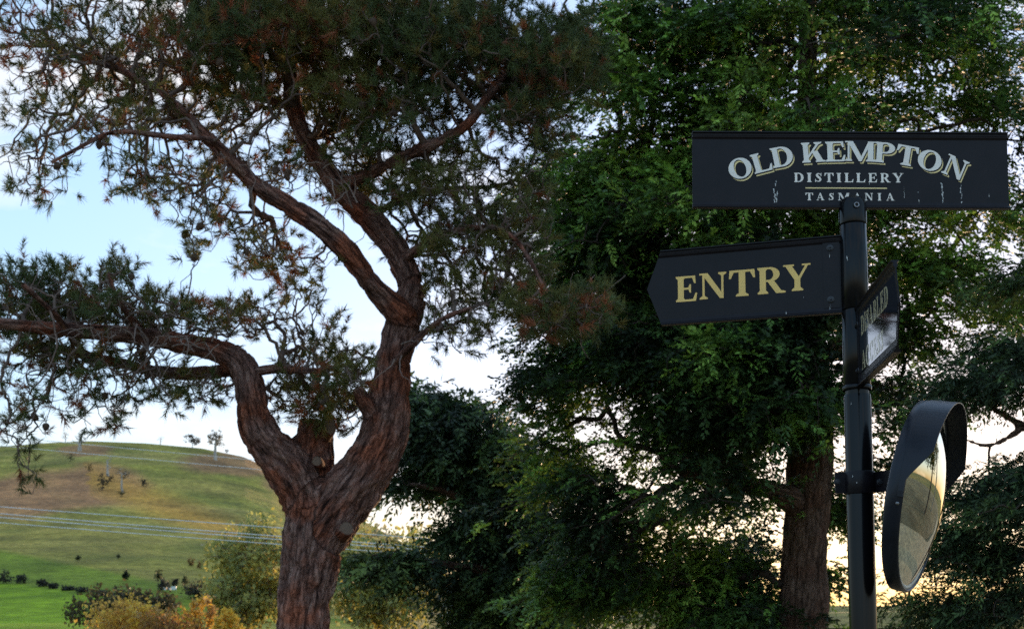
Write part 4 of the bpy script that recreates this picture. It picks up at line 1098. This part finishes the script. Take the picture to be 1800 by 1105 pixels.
def glyph(ch):
    pi = math.pi
    S = lambda x, w=SW: stem(x, w) + serif(x, w, 0) + serif(x, w, 1)
    if ch == 'O':
        t = 0.10
        o = ell(.46, .5, .46, .52, 0, 2 * pi, 40); i = ell(.46, .5, .235, .44, t, 2 * pi + t, 40)
        return band(o, i), .92
    if ch == 'I': return S(.075), .365
    if ch == 'L':
        return S(.075) + [[(.29, 0), (.74, 0), (.78, .33), (.72, .33), (.62, .09), (.29, .09)]], .78
    if ch == 'D':
        o = ell(.40, .5, .48, .5, -pi / 2, pi / 2, 22); i = ell(.38, .5, .26, .415, -pi / 2, pi / 2, 22)
        return S(.075) + band(o, i) + [[(.29, .915), (.40, .915), (.40, 1), (.29, 1)], [(.29, 0), (.40, 0), (.40, .085), (.29, .085)]], .88
    if ch == 'P' or ch == 'R':
        o = ell(.42, .725, .35, .275, -pi / 2, pi / 2, 18); i = ell(.40, .725, .15, .20, -pi / 2, pi / 2, 18)
        g = S(.075) + band(o, i) + [[(.29, .925), (.42, .925), (.42, 1), (.29, 1)], [(.29, .45), (.42, .45), (.42, .525), (.29, .525)]]
        if ch == 'P': return g, .77
        g += diag(.34, .47, .64, 0.0, .24) + [[(.64, 0), (.96, 0), (.96, .07), (.70, .12)]]
        return g, .96
    if ch == 'B':
        o = ell(.40, .755, .31, .245, -pi / 2, pi / 2, 16); i = ell(.38, .755, .12, .175, -pi / 2, pi / 2, 16)
        o2 = ell(.42, .27, .36, .27, -pi / 2, pi / 2, 16); i2 = ell(.38, .27, .17, .20, -pi / 2, pi / 2, 16)
        return S(.075) + band(o, i) + band(o2, i2) + [[(.29, .93), (.4, .93), (.4, 1), (.29, 1)], [(.29, 0), (.42, 0), (.42, .07), (.29, .07)], [(.29, .48), (.42, .48), (.42, .56), (.29, .56)]], .78
    if ch == 'E':
        return S(.075) + [[(.29, 1), (.29, .92), (.60, .92), (.67, .70), (.73, .70), (.71, 1)], [(.29, 0), (.73, 0), (.78, .32), (.72, .32), (.62, .08), (.29, .08)],
                          [(.29, .465), (.46, .465), (.46, .545), (.29, .545)], [(.46, .465), (.505, .34), (.555, .34), (.555, .67), (.505, .67), (.46, .545)]], .78
    if ch == 'T':
        x = .30
        return stem(x, SW, 0, 1) + serif(x, SW, 0, .10) + [[(0, 1), (-.02, .68), (.04, .68), (.14, .915), (.675, .915), (.775, .68), (.835, .68), (.815, 1)]], .815
    if ch == 'N':
        return stem(.09, TH) + stem(.73, TH, 0.0, 1) + serif(.09, TH, 0, .10) + serif(.73, TH, 1, .10) + [[(-.01, 1), (.27, 1), (.805, .12), (.805, 0), (.68, 0), (.10, .93), (-.01, .93)]], .905
    if ch == 'M':
        return stem(.09, TH) + serif(.09, TH, 0, .10) + serif(.86, SW, 0) + stem(.86, SW) + [[(-.01, 1), (.29, 1), (.60, .28), (.60, 0), (.52, 0), (.11, .93), (-.01, .93)], [(.52, 0), (.62, 0), (.93, .8), (.93, 1), (.88, 1)], [(.86, 1), (1.15, 1), (1.15, .95), (.86, .9)]], 1.15
    if ch == 'K':
        return S(.075) + [[(.29, .36), (.64, .90), (.76, .90), (.29, .22)], [(.54, 1), (.88, 1), (.88, .95), (.76, .88), (.62, .88), (.54, .95)]] + diag(.42, .56, .66, 0, .27) + [[(.58, 0), (1.0, 0), (1.0, .06), (.90, .1), (.66, .1), (.58, .06)]], 1.0
    if ch == 'Y':
        return stem(.36, SW, 0, .48) + serif(.36, SW, 0, .1) + [[(.04, .94), (.28, .94), (.575, .46), (.36, .42)], [(.50, .50), (.575, .44), (.86, .94), (.76, .94)]] + [[(-.04, 1), (.36, 1), (.36, .94), (-.04, .94)], [(.64, 1), (.96, 1), (.96, .94), (.64, .94)]], .94
    if ch == 'A':
        return [[(.10, .06), (.17, .06), (.46, .86), (.42, 1)], [(.38, 1), (.52, 1), (.90, .06), (.65, .06)]] + [[(.20, .29), (.62, .29), (.60, .36), (.23, .36)], [(0, 0), (.29, 0), (.29, .06), (0, .06)], [(.56, 0), (.99, 0), (.99, .06), (.56, .06)]], .99
    if ch == 'C':
        o = ell(.46, .5, .46, .52, .75, 2 * pi - .62, 32); i = ell(.50, .5, .26, .44, .75, 2 * pi - .62, 32)
        return band(o, i) + [[(.74, .64), (.80, .64), (.80, 1.0), (.76, 1.0), (.66, .86)], [(.70, .10), (.70, .22), (.82, .24), (.80, .16)]], .84
    if ch == 'S':
        cl = [(.60, .74, .05), (.56, .86, .06), (.46, .94, .075), (.34, .955, .085), (.21, .90, .15), (.155, .78, .20), (.20, .66, .22), (.33, .56, .23), (.47, .46, .23), (.56, .34, .21), (.555, .20, .18), (.47, .09, .13), (.33, .045, .085), (.20, .06, .07), (.10, .15, .055), (.06, .27, .05)]
        P = np.array(cl); q = smooth_line(np.c_[P[:, :2], np.zeros(len(P)), P[:, 2]], 0.04)
        Tn = unit(np.gradient(q[:, :2], axis=0)); nn = np.stack([-Tn[:, 1], Tn[:, 0]], -1)
        a = [tuple(v) for v in q[:, :2] + nn * q[:, 3:4] / 2]; b = [tuple(v) for v in q[:, :2] - nn * q[:, 3:4] / 2]
        return band(a, b) + [[(.56, .66), (.62, .66), (.62, 1.0), (.575, 1.0), (.55, .9)], [(.04, .34), (.04, 0), (.09, 0), (.12, .1), (.10, .34)]], .66
    raise KeyError(ch)

def letter_mesh(name, ch, mat, f, z0, dz=0.00004, ht=0.00035):
    """f maps glyph coordinates to board coordinates (x, y); boards have z as outward"""
    polys, _ = glyph(ch)
    mb = MB()
    for k, p in enumerate(polys):
        q = [f(x, y) for x, y in p]
        ar = sum(q[i][0] * q[(i + 1) % len(q)][1] - q[(i + 1) % len(q)][0] * q[i][1] for i in range(len(q)))
        if ar < 0: q = q[::-1]
        mb.prism(q, z0, z0 + ht + dz * (k % 7) + 0.000007 * k)
    return mb.mesh(name, mat)

# ------------------------------------------------------------------ the signpost
YP = 3.5
XP = float(at(1500, 420, YP)[0])
post = thing('signpost', 'round black steel post that carries the sign boards and mirror', 'post', (XP, YP, 0))
zc = lambda py: float(at(1500, py, YP)[2])
r_low = 0.0392; r_mid = 0.0385; r_cap = 0.0402
mb = MB(); mb.lathe([(r_low, -0.3), (r_low, zc(700)), (r_low - .0015, zc(694))], 40); link('lower_pole', mb.mesh('lower_pole', M_POLE), post)
mb = MB(); mb.lathe([(0.034, zc(720)), (0.034, zc(372))], 32); link('inner_pole', mb.mesh('inner_pole', M_POLE), post)
mb = MB(); mb.lathe([(r_low + .0018, zc(686)), (r_low + .0030, zc(684)), (r_low + .0030, zc(679)), (r_low + .001, zc(677.5)), (0.034, zc(677))], 40); link('pole_ring', mb.mesh('pole_ring', M_POLE), post)
# slotted cap, front and back cheeks with the board between
mb = MB()
for a0 in (0.13, 0.13 + math.pi):
    mb.lathe([(0.0337, zc(396)), (r_cap - .001, zc(396)), (r_cap, zc(394)), (r_cap, zc(362)), (r_cap - .003, zc(354)), (r_cap - .010, zc(350)), (0.012, zc(349))], 24, a0=a0, a1=a0 + math.pi - 0.26)
link('slotted_cap', mb.mesh('slotted_cap', M_POLE), post)
zb = zc(368)
bm_ = Matrix.Translation((0.000, -r_cap, zb)) @ Matrix.Rotation(R(90), 4, 'X')
mb = MB(); mb.lathe([(0.0001, .0018), (0.0058, .0018), (0.0066, .0032), (0.0098, .0034), (0.0105, .0026), (0.0108, -.004)], 24, M=bm_); link('cap_screw', mb.mesh('cap_screw', M_POLE), post)
mb = MB(); mb.lathe([(0.0052, .0036), (0.0066, .0041), (0.0078, .0037)], 24, M=bm_); link('screw_ring', mb.mesh('screw_ring', M_BOLT), post)

def blade_profile(H, t=0.0016, lip=0.010, bead=0.021):
    """cross-section (z outward, y up) of the extruded board: thin sheet with a thicker bead along both long edges"""
    h = H / 2
    up = [(t, h - bead * 1.1), (t + .0010, h - bead * .98), (lip * .55, h - bead * .8), (lip * .62, h - bead * .62), (lip * .45, h - bead * .5), (lip * .50, h - bead * .3), (lip, h - bead * .18), (lip, h)]
    dn = [(y_, -z_) for y_, z_ in []]
    lowr = [(t, -h + bead * .92), (t + .0008, -h + bead * .80), (lip * .5, -h + bead * .42), (lip * .95, -h + bead * .20), (lip, -h + bead * .10), (lip * .9, -h)]
    front = lowr[::-1] + up
    back = [(-a, b) for a, b in front[::-1]]
    return front + back

def extrude_blade(prof, x0, x1, cut=None):
    n = len(prof); mb = MB()
    xs = [x0, x1]
    V = [(x0, b, a) for a, b in prof] + [(x1, b, a) for a, b in prof]
    F = [(i, (i + 1) % n, n + (i + 1) % n, n + i) for i in range(n)]
    mb.add(V, F); mb.add(V[:n], [tuple(range(n))]); mb.add(V[n:], [tuple(range(n))[::-1]])
    return mb

# --- name board
yb = YP
L3, R3 = at(1217, 300, yb), at(1771.5, 300, yb)
topz, botz = float(at(1495, 233.5, yb)[2]), float(at(1495, 367, yb)[2])
Hn = topz - botz
cxn = float((L3[0] + R3[0]) / 2); czn = (topz + botz) / 2; Ln = float(R3[0] - L3[0])
name_board = thing('name_sign', 'wide black name board reading OLD KEMPTON DISTILLERY TASMANIA on top of the post', 'sign', (cxn, yb, czn))
name_board.rotation_euler = (R(90), R(0.25), 0)
prof = blade_profile(Hn)
link('board', extrude_blade(prof, -Ln / 2, Ln / 2).mesh('board', M_BLACK), name_board)
SN = Ln / 554.5
bpx = lambda px, py: ((px - 1494.25) * SN, (300.25 - py) * SN)
FACE = 0.0019
for ch, cx_, cy_, w_, h_, rot in (('O', 1300.5, 297.5, 41, 36, 19), ('L', 1338.5, 286.5, 34, 35, 15), ('D', 1374.5, 276, 38, 36, 10.5), ('K', 1429.5, 268, 41, 36, 3.5), ('E', 1468.5, 266.5, 35, 36, 1.5), ('M', 1512.5, 266, 53, 36, -1.5),
                              ('P', 1555.5, 268, 35, 36.5, -5), ('T', 1594.5, 273.3, 37, 36, -10.5), ('O', 1634, 282, 42, 36, -17), ('N', 1679, 294.5, 39, 37, -24)):
    x0, y0 = bpx(cx_, cy_); a = R(rot); gw = glyph(ch)[1]
    def mk(ox, oy, ex=0.0):
        def f(x, y):
            u = (x / gw - 0.5) * (w_ + ex) * SN; v = (y - 0.5) * (h_ + ex) * SN
            return (x0 + u * math.cos(a) - v * math.sin(a) + ox * SN, y0 + u * math.sin(a) + v * math.cos(a) - oy * SN)
        return f
    lo = link('letter', letter_mesh('letter', ch, M_SILVER, mk(0, 0), FACE + .0012), name_board)
    link('letter_shadow', letter_mesh('letter_shadow', ch, M_CREAM, mk(3.1, 4.0), FACE - .0003), lo)
    link('letter_gap', letter_mesh('letter_gap', ch, M_BLACK, mk(1.2, 1.6, 0.7), FACE + .0005), lo)
def row(word, boxes, ytop, ybot, mat, board, mapf, z0):
    for ch, (a, b) in zip(word, boxes):
        gw = glyph(ch)[1]
        def f(x, y, a=a, b=b, gw=gw): return mapf(a + (b - a) * x / gw, ybot + (ytop - ybot) * y)
        link('letter', letter_mesh('letter', ch, mat, f, z0), board)
row('DISTILLERY', [(1395.5, 1412), (1418, 1426), (1431.5, 1444), (1449, 1464.5), (1470, 1478), (1484, 1499.5), (1504.5, 1520.5), (1526, 1541), (1547, 1564.5), (1569, 1587)], 305, 321.7, M_WHITE, name_board, bpx, FACE)
row('TASMANIA', [(1415, 1428), (1434, 1448), (1455, 1464.5), (1472, 1492), (1499, 1513), (1519, 1533), (1541.5, 1547.5), (1556.5, 1570.5)], 341, 354.3, M_WHITE, name_board, bpx, FACE)
mb = MB(); a_, b_ = bpx(1415, 333.2), bpx(1558, 331.2); mb.box((a_[0], a_[1], FACE - .0006), (b_[0], b_[1], FACE + .0004)); link('rule_line', mb.mesh('rule_line', M_CREAM), name_board)

def streak(board, mapf, x, y0, y1, w, seed, z0):
    """dried run: an irregular broken ribbon"""
    rs = np.random.default_rng(seed); mb = MB()
    y = y0
    k = 0
    while y < y1:
        ln = rs.uniform(2, 7); n = 6
        xs = x + rs.normal(0, w * .35)
        ww = w * rs.uniform(.25, .6)
        L = [(xs + rs.normal(0, .3) - ww * math.sin(math.pi * (i + .5) / (n + .5)) , min(y + ln * i / n, y1)) for i in range(n + 1)]
        Rr = [(xs + rs.normal(0, .3) + ww * math.sin(math.pi * (i + .5) / (n + .5)), min(y + ln * i / n, y1)) for i in range(n + 1)]
        poly = [mapf(*p) for p in L] + [mapf(*p) for p in Rr[::-1]]
        mb.prism(poly, z0, z0 + .0003 + .00002 * k)
        y += ln * rs.uniform(.55, 1.1); k += 1
    o = link('dropping_streak', mb.mesh('dropping_streak', M_DROP), board); return o
for i, (x, y0, y1, w) in enumerate(((1363.5, 319, 330, 1.4), (1361, 333, 361, 2.2), (1364.5, 338, 360, 1.6), (1654.5, 321, 345, 2.4), (1655, 338, 360, 1.8), (1687.5, 325, 340, 1.8), (1689, 338, 350, 1.2), (1690, 355, 359, 2.4), (1527.5, 316, 326, 1.2), (1612, 338, 340, 1.0), (1613.5, 352, 359, 1.3), (1737, 341, 347, .7), (1588, 330, 350, .6))):
    streak(name_board, bpx, x, y0, y1, w, 100 + i, FACE - .0002)
    
# --- ENTRY board
o_e = np.array([XP, YP, 0.0])
ang_e = math.atan2(0.185, 0.60)
ax_e = np.array([-math.cos(ang_e), math.sin(ang_e), 0]); n_e = np.array([-math.sin(ang_e), -math.cos(ang_e), 0])
off_e = o_e + n_e * 0.004
def ent(px, py):
    P = on_plane(px, py, off_e, n_e) - off_e
    return np.stack([P @ (-ax_e), P[..., 2]], -1)
cr = [ent(1472, 412.5), ent(1476, 548.5), ent(1162, 574.5), ent(1137.5, 511), ent(1163, 443.5)]
zt, zbm = float((cr[0][1] + cr[4][1]) / 2), float((cr[1][1] + cr[2][1]) / 2)
He = zt - zbm; ze = (zt + zbm) / 2
entry = thing('entry_sign', 'arrow-ended black board with gold ENTRY lettering pointing left', 'sign', (off_e[0], off_e[1], ze))
Mx = Matrix(((-ax_e[0], 0, n_e[0]), (-ax_e[1], 0, n_e[1]), (0, 1, 0)))
entry.rotation_euler = Mx.to_euler()
def arrow_blade(H, xr, xs, xt, name, mat):
    """board from xr (post) to the shoulder xs and the point xt; beads follow the long edges"""
    pr = blade_profile(H); n = len(pr)
    mb = MB()
    endx = lambda y: xt + (xs - xt) * min(1, abs(y) / (H / 2))
    V = [(xr, b, a) for a, b in pr] + [(endx(b), b, a) for a, b in pr]
    # extra ring so the point exists
    F = [(i, (i + 1) % n, n + (i + 1) % n, n + i) for i in range(n)]
    mb.add(V, F)
    nf = n // 2
    # close the pointed end: front half against back half, with the tip
    t = pr[0][0] * 0 + 0.0016
    for i in range(nf - 1):
        a, b = n + i, n + i + 1; c, d = n + (n - 1 - i) - 0, n + (n - 2 - i)
        mb.f.append([a, b, d, c]); mb.sm.append(False)
    for i in range(nf - 1):
        a, b = i, i + 1; c, d = n - 1 - i, n - 2 - i
        mb.f.append([c, d, b, a]); mb.sm.append(False)
    return mb.mesh(name, mat)
def flat_faces_profile(H):
    return blade_profile(H)
_bp = blade_profile
def blade_profile(H, t=0.0016, lip=0.010, bead=0.021):
    p = _bp(H, t, lip, bead); n = len(p) // 2
    fr = p[:n]; 
    k = max(i for i in range(n) if fr[i][1] < 0)
    fr = fr[:k + 1] + [(t, 0.0)] + fr[k + 1:]
    return fr + [(-a, b) for a, b in fr[::-1]]
xs_e = float((cr[2][0] + cr[4][0]) / 2); xt_e = float(cr[3][0])
link('board', arrow_blade(He, -0.030, xs_e, xt_e, 'board', M_BLACK), entry)
def ent_l(px, py):
    q = ent(px, py); return float(q[0]), float(q[1] - ze)
for ch, a, b, yt, yb_ in (('E', 1188.5, 1226, 485.5, 530), ('N', 1230.5, 1277.5, 479.5, 525), ('T', 1283, 1327, 474.5, 520.5), ('R', 1332, 1381, 469.5, 516), ('Y', 1379.5, 1425, 464.5, 511)):
    gw = glyph(ch)[1]
    p0, p1 = ent_l(a, yb_), ent_l(b, yb_); h_ = ent_l((a + b) / 2, yt)[1] - ent_l((a + b) / 2, yb_)[1]
    zb_ = ent_l((a + b) / 2, yb_)[1]
    link('letter', letter_mesh('letter', ch, M_GOLD, lambda x, y: (p0[0] + (p1[0] - p0[0]) * x / gw, zb_ + h_ * y), FACE), entry)
streak(entry, ent_l, 1383, 548, 556, 1.6, 5, 0.0065); streak(entry, ent_l, 1412, 521, 524, .8, 6, FACE)
def collar_mesh(z0, z1, r, zoff):
    mb = MB(); mb.lathe([(0.0345, z0), (r, z0), (r + .0006, z0 + .001), (r + .0006, z1 - .001), (r, z1), (0.0345, z1)], 40)
    mb.v = [(x, y, z - zoff) for x, y, z in mb.v]
    return mb
def place_collar(parent, z0, z1, r):
    me = collar_mesh(z0, z1, r, 0).mesh('collar', M_POLE)
    o = link('collar', me, parent)
    inv = (Matrix.Translation(parent.location) @ parent.rotation_euler.to_matrix().to_4x4()).inverted()
    o.matrix_local = inv @ Matrix.Translation((XP, YP, 0))
    return o
place_collar(entry, zc(544.5), zc(397), r_mid)
def bolt(parent, x, y, z, r=0.0075, mat=None):
    mb = MB(); M = Matrix.Translation((x, y, z))
    mb.lathe([(r * 1.45, -.002), (r * 1.45, .0008), (r * 1.38, .0014), (r, .0014)], 20, M=M)
    mb.prism([(x + r * math.cos(k * math.pi / 3 + .3), y + r * math.sin(k * math.pi / 3 + .3)) for k in range(6)], z + .0012, z + .0056)
    mb.lathe([(r * .55, .0057), (r * .5, .0072), (.0001, .0076)], 12, M=M)
    link('bolt', mb.mesh('bolt', mat or M_BOLTBLACK), parent)
# clamp plate over the board's post end
a_ = ent_l(1447, 480); b_ = ent_l(1476, 480)
mb = MB()
mb.box((a_[0], -He / 2 + .018, FACE - .0012), (b_[0], He / 2 - .018, FACE + .0016)); link('clamp_plate', mb.mesh('clamp_plate', M_BLACK), entry)
for (px, py) in ((1459, 436.5), (1460.5, 527)):
    q = ent_l(px, py); bolt(entry, q[0], q[1], FACE + .0018)
    streak(entry, ent_l, px - 1, py + 8, py + 17, 1.0, int(py), FACE + .0013)

# --- DISABLED ACCESS board: runs from the post towards the camera
ax_d = unit((np.array([float(at(1579, 540, 2.97)[0]) - XP - 0.006, 2.97 - YP, 0]))[None])[0]
n_d = np.array([ax_d[1], -ax_d[0], 0])   # faces left
if n_d[0] > 0: n_d = -n_d
off_d = np.array([XP, YP, 0]) + n_d * 0.0
def dis(px, py):
    P = on_plane(px, py, off_d, n_d) - off_d
    return float(P @ ax_d), float(P[2])
c0, c1, c2, c3 = dis(1506, 541), dis(1506, 684), dis(1579, 619), dis(1576, 455)
zt, zbm = (c0[1] + c3[1]) / 2, (c1[1] + c2[1]) / 2
Hd = zt - zbm; zd = (zt + zbm) / 2
disabled = thing('disabled_access_sign', 'black board reading DISABLED ACCESS seen edge-on, reflecting the sky', 'sign', (off_d[0], off_d[1], zd))
Md = Matrix(((ax_d[0], 0, n_d[0]), (ax_d[1], 0, n_d[1]), (0, 1, 0)))
disabled.rotation_euler = Md.to_euler()
x_s = 0.535; x_t = 0.575
bd = arrow_blade(Hd, 0.030, x_s, x_t, 'board', M_BLACK)
bd.flip_normals()
link('board', bd, disabled)
mb = MB(); h_ = Hd / 2 - .034
mb.prism([(0.07, -h_), (x_s - .004, -h_), (x_t - .010, 0), (x_s - .004, h_), (0.07, h_)], FACE - .0012, FACE + .0006); link('face_sheet', mb.mesh('face_sheet', M_GLOSS), disabled)
def word(txt, x0, x1, y0, y1, board, mat, z0, gap=.16):
    ws = [glyph(c)[1] for c in txt]; tot = sum(ws) + gap * (len(txt) - 1); sx = (x1 - x0) / tot; x = x0
    for c, w_ in zip(txt, ws):
        link('letter', letter_mesh('letter', c, mat, lambda u, v, x=x: (x + u * sx, y0 + (y1 - y0) * v), z0), board); x += (w_ + gap) * sx
word('DISABLED', 0.095, 0.455, 0.022, 0.078, disabled, M_DULLGOLD, FACE + .0005)
word('ACCESS', 0.095, 0.385, -0.078, -0.024, disabled, M_DULLGOLD, FACE + .0005)
place_collar(disabled, zc(677), zc(546.5), r_mid + .0004)
mb = MB(); mb.box((0.030, -Hd / 2 + .012, FACE - .0014), (0.062, Hd / 2 - .012, FACE + .0022)); link('clamp_plate', mb.mesh('clamp_plate', M_BLACK), disabled)
for y in (Hd * .28, -Hd * .30): bolt(disabled, 0.047, y, FACE + .0024, .007)
for i, (px, y0, y1, w) in enumerate(((1491, 447, 456, 1.6), (1481, 366, 384, 0.9), (1498, 706, 709, 1.2), (1500, 834, 838, 1.0), (1506, 846, 850, 1.0))):
    c_ = at(px, (y0 + y1) / 2, YP - r_cap); xx = float(c_[0]) - XP
    yf = -math.sqrt(max((r_cap + .0052 if py_ else r_cap) ** 2 - xx * xx, 1e-6)) if (py_ := (y0 > 820)) else -math.sqrt(max((r_cap + .0004) ** 2 - xx * xx, 1e-6))
    o = streak(post, lambda a, b, px=px, ym=(y0 + y1) / 2: ((a - px) * SN, (ym - b) * SN), px, y0, y1, w, 300 + i, 0.0)
    o.matrix_local = Matrix.Translation((xx, yf, float(c_[2]))) @ Matrix.Rotation(math.atan2(xx, -yf), 4, 'Z') @ Matrix.Rotation(R(90), 4, 'X')

# ------------------------------------------------------------------ convex road mirror
Cm = at(1617, 873, 3.36)
Rm = 0.268
az = R(119.5); tilt = R(-11.0)
n_m = Vector((math.sin(az) * math.cos(tilt), math.cos(az) * math.cos(tilt), math.sin(tilt)))
u_m = Vector((0, 0, 1)); right_m = u_m.cross(n_m).normalized(); up_m = n_m.cross(right_m).normalized()
mirror = thing('traffic_mirror', 'round convex road mirror with black hood clamped to the post', 'mirror', (Cm[0], Cm[1], Cm[2]))
mirror.rotation_euler = Matrix((right_m, up_m, n_m)).transposed().to_euler()
# glass dome
prof = []
Rs = 0.62
for i in range(15):
    r_ = (Rm - .012) * (1 - i / 14)
    prof.append((max(r_, .0002), math.sqrt(Rs * Rs - r_ * r_) - math.sqrt(Rs * Rs - (Rm - .012) ** 2) + .004))
mb = MB(); mb.lathe(prof, 72); link('mirror_face', mb.mesh('mirror_face', M_MIRROR), mirror)
mb = MB(); mb.lathe([(Rm - .016, .0055), (Rm - .011, .0085), (Rm - .005, .0065), (Rm - .005, .001)], 72); link('gasket', mb.mesh('gasket', M_GASKET), mirror)
mb = MB(); mb.lathe([(Rm - .006, .002), (Rm - .005, .010), (Rm - .001, .012), (Rm + .003, .009), (Rm + .004, -.012), (Rm + .002, -.030), (Rm - .010, -.036), (Rm * .75, -.050), (Rm * .4, -.058), (.001, -.060)], 72); link('back_shell', mb.mesh('back_shell', M_PLASTIC), mirror)
# hood: wraps the upper part of the rim and juts forward
mb = MB(); nH = 60; V = []; 
for i in range(nH + 1):
    a = R(-4) + (R(188)) * i / nH
    k = abs(a - math.pi / 2) / R(94)
    dep = 0.070 * (1 - 0.10 * k) if k < .70 else 0.070 * .93 * max(0.0, 1 - ((k - .70) / .22)) ** .85
    dep = max(dep, 0.012)
    for rr_, z in ((Rm + .006, -.004), (Rm + .0065, dep * .5), (Rm + .007, dep), (Rm + .0045, dep), (Rm + .004, dep * .5), (Rm + .0042, -.004)):
        V.append((rr_ * math.cos(a), rr_ * math.sin(a), z))
F = []
for i in range(nH):
    for j in range(6):
        F.append((i * 6 + j, (i + 1) * 6 + j, (i + 1) * 6 + (j + 1) % 6, i * 6 + (j + 1) % 6))
F += [tuple(range(6)), tuple(nH * 6 + j for j in range(6))[::-1]]
mb.add(V, F, False); hood = link('hood', mb.mesh('hood', M_PLASTIC), mirror)
for a in (R(-8), R(188), R(92)):
    M = Matrix.Rotation(a, 4, 'Z') @ Matrix.Translation((Rm + (.0065 if a > R(80) and a < R(100) else .004), 0, 0.0 if not (R(80) < a < R(100)) else .012)) @ Matrix.Rotation(R(90), 4, 'Y')
    mb = MB(); mb.lathe([(.0052, -.002), (.005, .0015), (.003, .0028), (.0001, .003)], 14, M=M)
    link('rivet', mb.mesh('rivet', M_BOLT if not (R(80) < a < R(100)) else M_BOLTBLACK), mirror)
# clamp on the post
zc1, zc0 = float(at(1510, 829, YP)[2]), float(at(1510, 868, YP)[2])
inv = (Matrix.Translation(mirror.location) @ mirror.rotation_euler.to_matrix().to_4x4()).inverted()
mb = MB(); mb.lathe([(r_low + .0003, zc0), (r_low + .0045, zc0), (r_low + .005, zc0 + .001), (r_low + .005, zc1 - .001), (r_low + .0045, zc1), (r_low + .0003, zc1)], 40, M=Matrix.Translation((XP, YP, 0)))
cl = link('pole_clamp', mb.mesh('pole_clamp', M_BLACK), mirror); cl.matrix_local = inv
mb = MB()
mb.box((XP - .072, YP - .006, zc0 + .002), (XP - .036, YP - .002, zc1 - .002)); mb.box((XP - .072, YP + .001, zc0 + .002), (XP - .036, YP + .005, zc1 - .002))
fl = link('clamp_flange', mb.mesh('clamp_flange', M_BLACK), mirror); fl.matrix_local = inv
# arm from the clamp to the back of the mirror
bk = np.array(Cm) - np.array(n_m) * .055
mb = MB()
p0 = np.array([XP + .036, YP - .004, (zc0 + zc1) / 2]); p1 = np.array([bk[0], bk[1], (zc0 + zc1) / 2])
dv = unit((p1 - p0)[None])[0]; sd = np.array([-dv[1], dv[0], 0]) * .004; hv = np.array([0, 0, (zc1 - zc0) / 2 - .003])
Vv = [p + s * sd + q * hv for p in (p0, p1 + dv * .02) for s in (-1, 1) for q in (-1, 1)]
mb.add(Vv, [(0, 1, 3, 2), (4, 6, 7, 5), (0, 4, 5, 1), (2, 3, 7, 6), (0, 2, 6, 4), (1, 5, 7, 3)])
arm = link('bracket_arm', mb.mesh('bracket_arm', M_BLACK), mirror); arm.matrix_local = inv
for (px, py) in ((1472, 847), (1547, 847), (1566, 846)):
    f_ = YP - .0065 if px < 1500 else float(p0[1] + (p1[1] - p0[1]) * .35) - .004
    c = at(px, py, f_)
    M = Matrix.Translation((float(c[0]), f_, float(c[2]))) @ Matrix.Rotation(R(90), 4, 'X')
    mb = MB(); mb.lathe([(.0098, -.003), (.0098, .0012), (.0088, .0018), (.0066, .0018), (.0066, .0062), (.0058, .0072), (.0001, .0074)], 18, M=M, smooth=False)
    bo = link('bolt', mb.mesh('bolt', M_BOLTBLACK), mirror); bo.matrix_local = inv
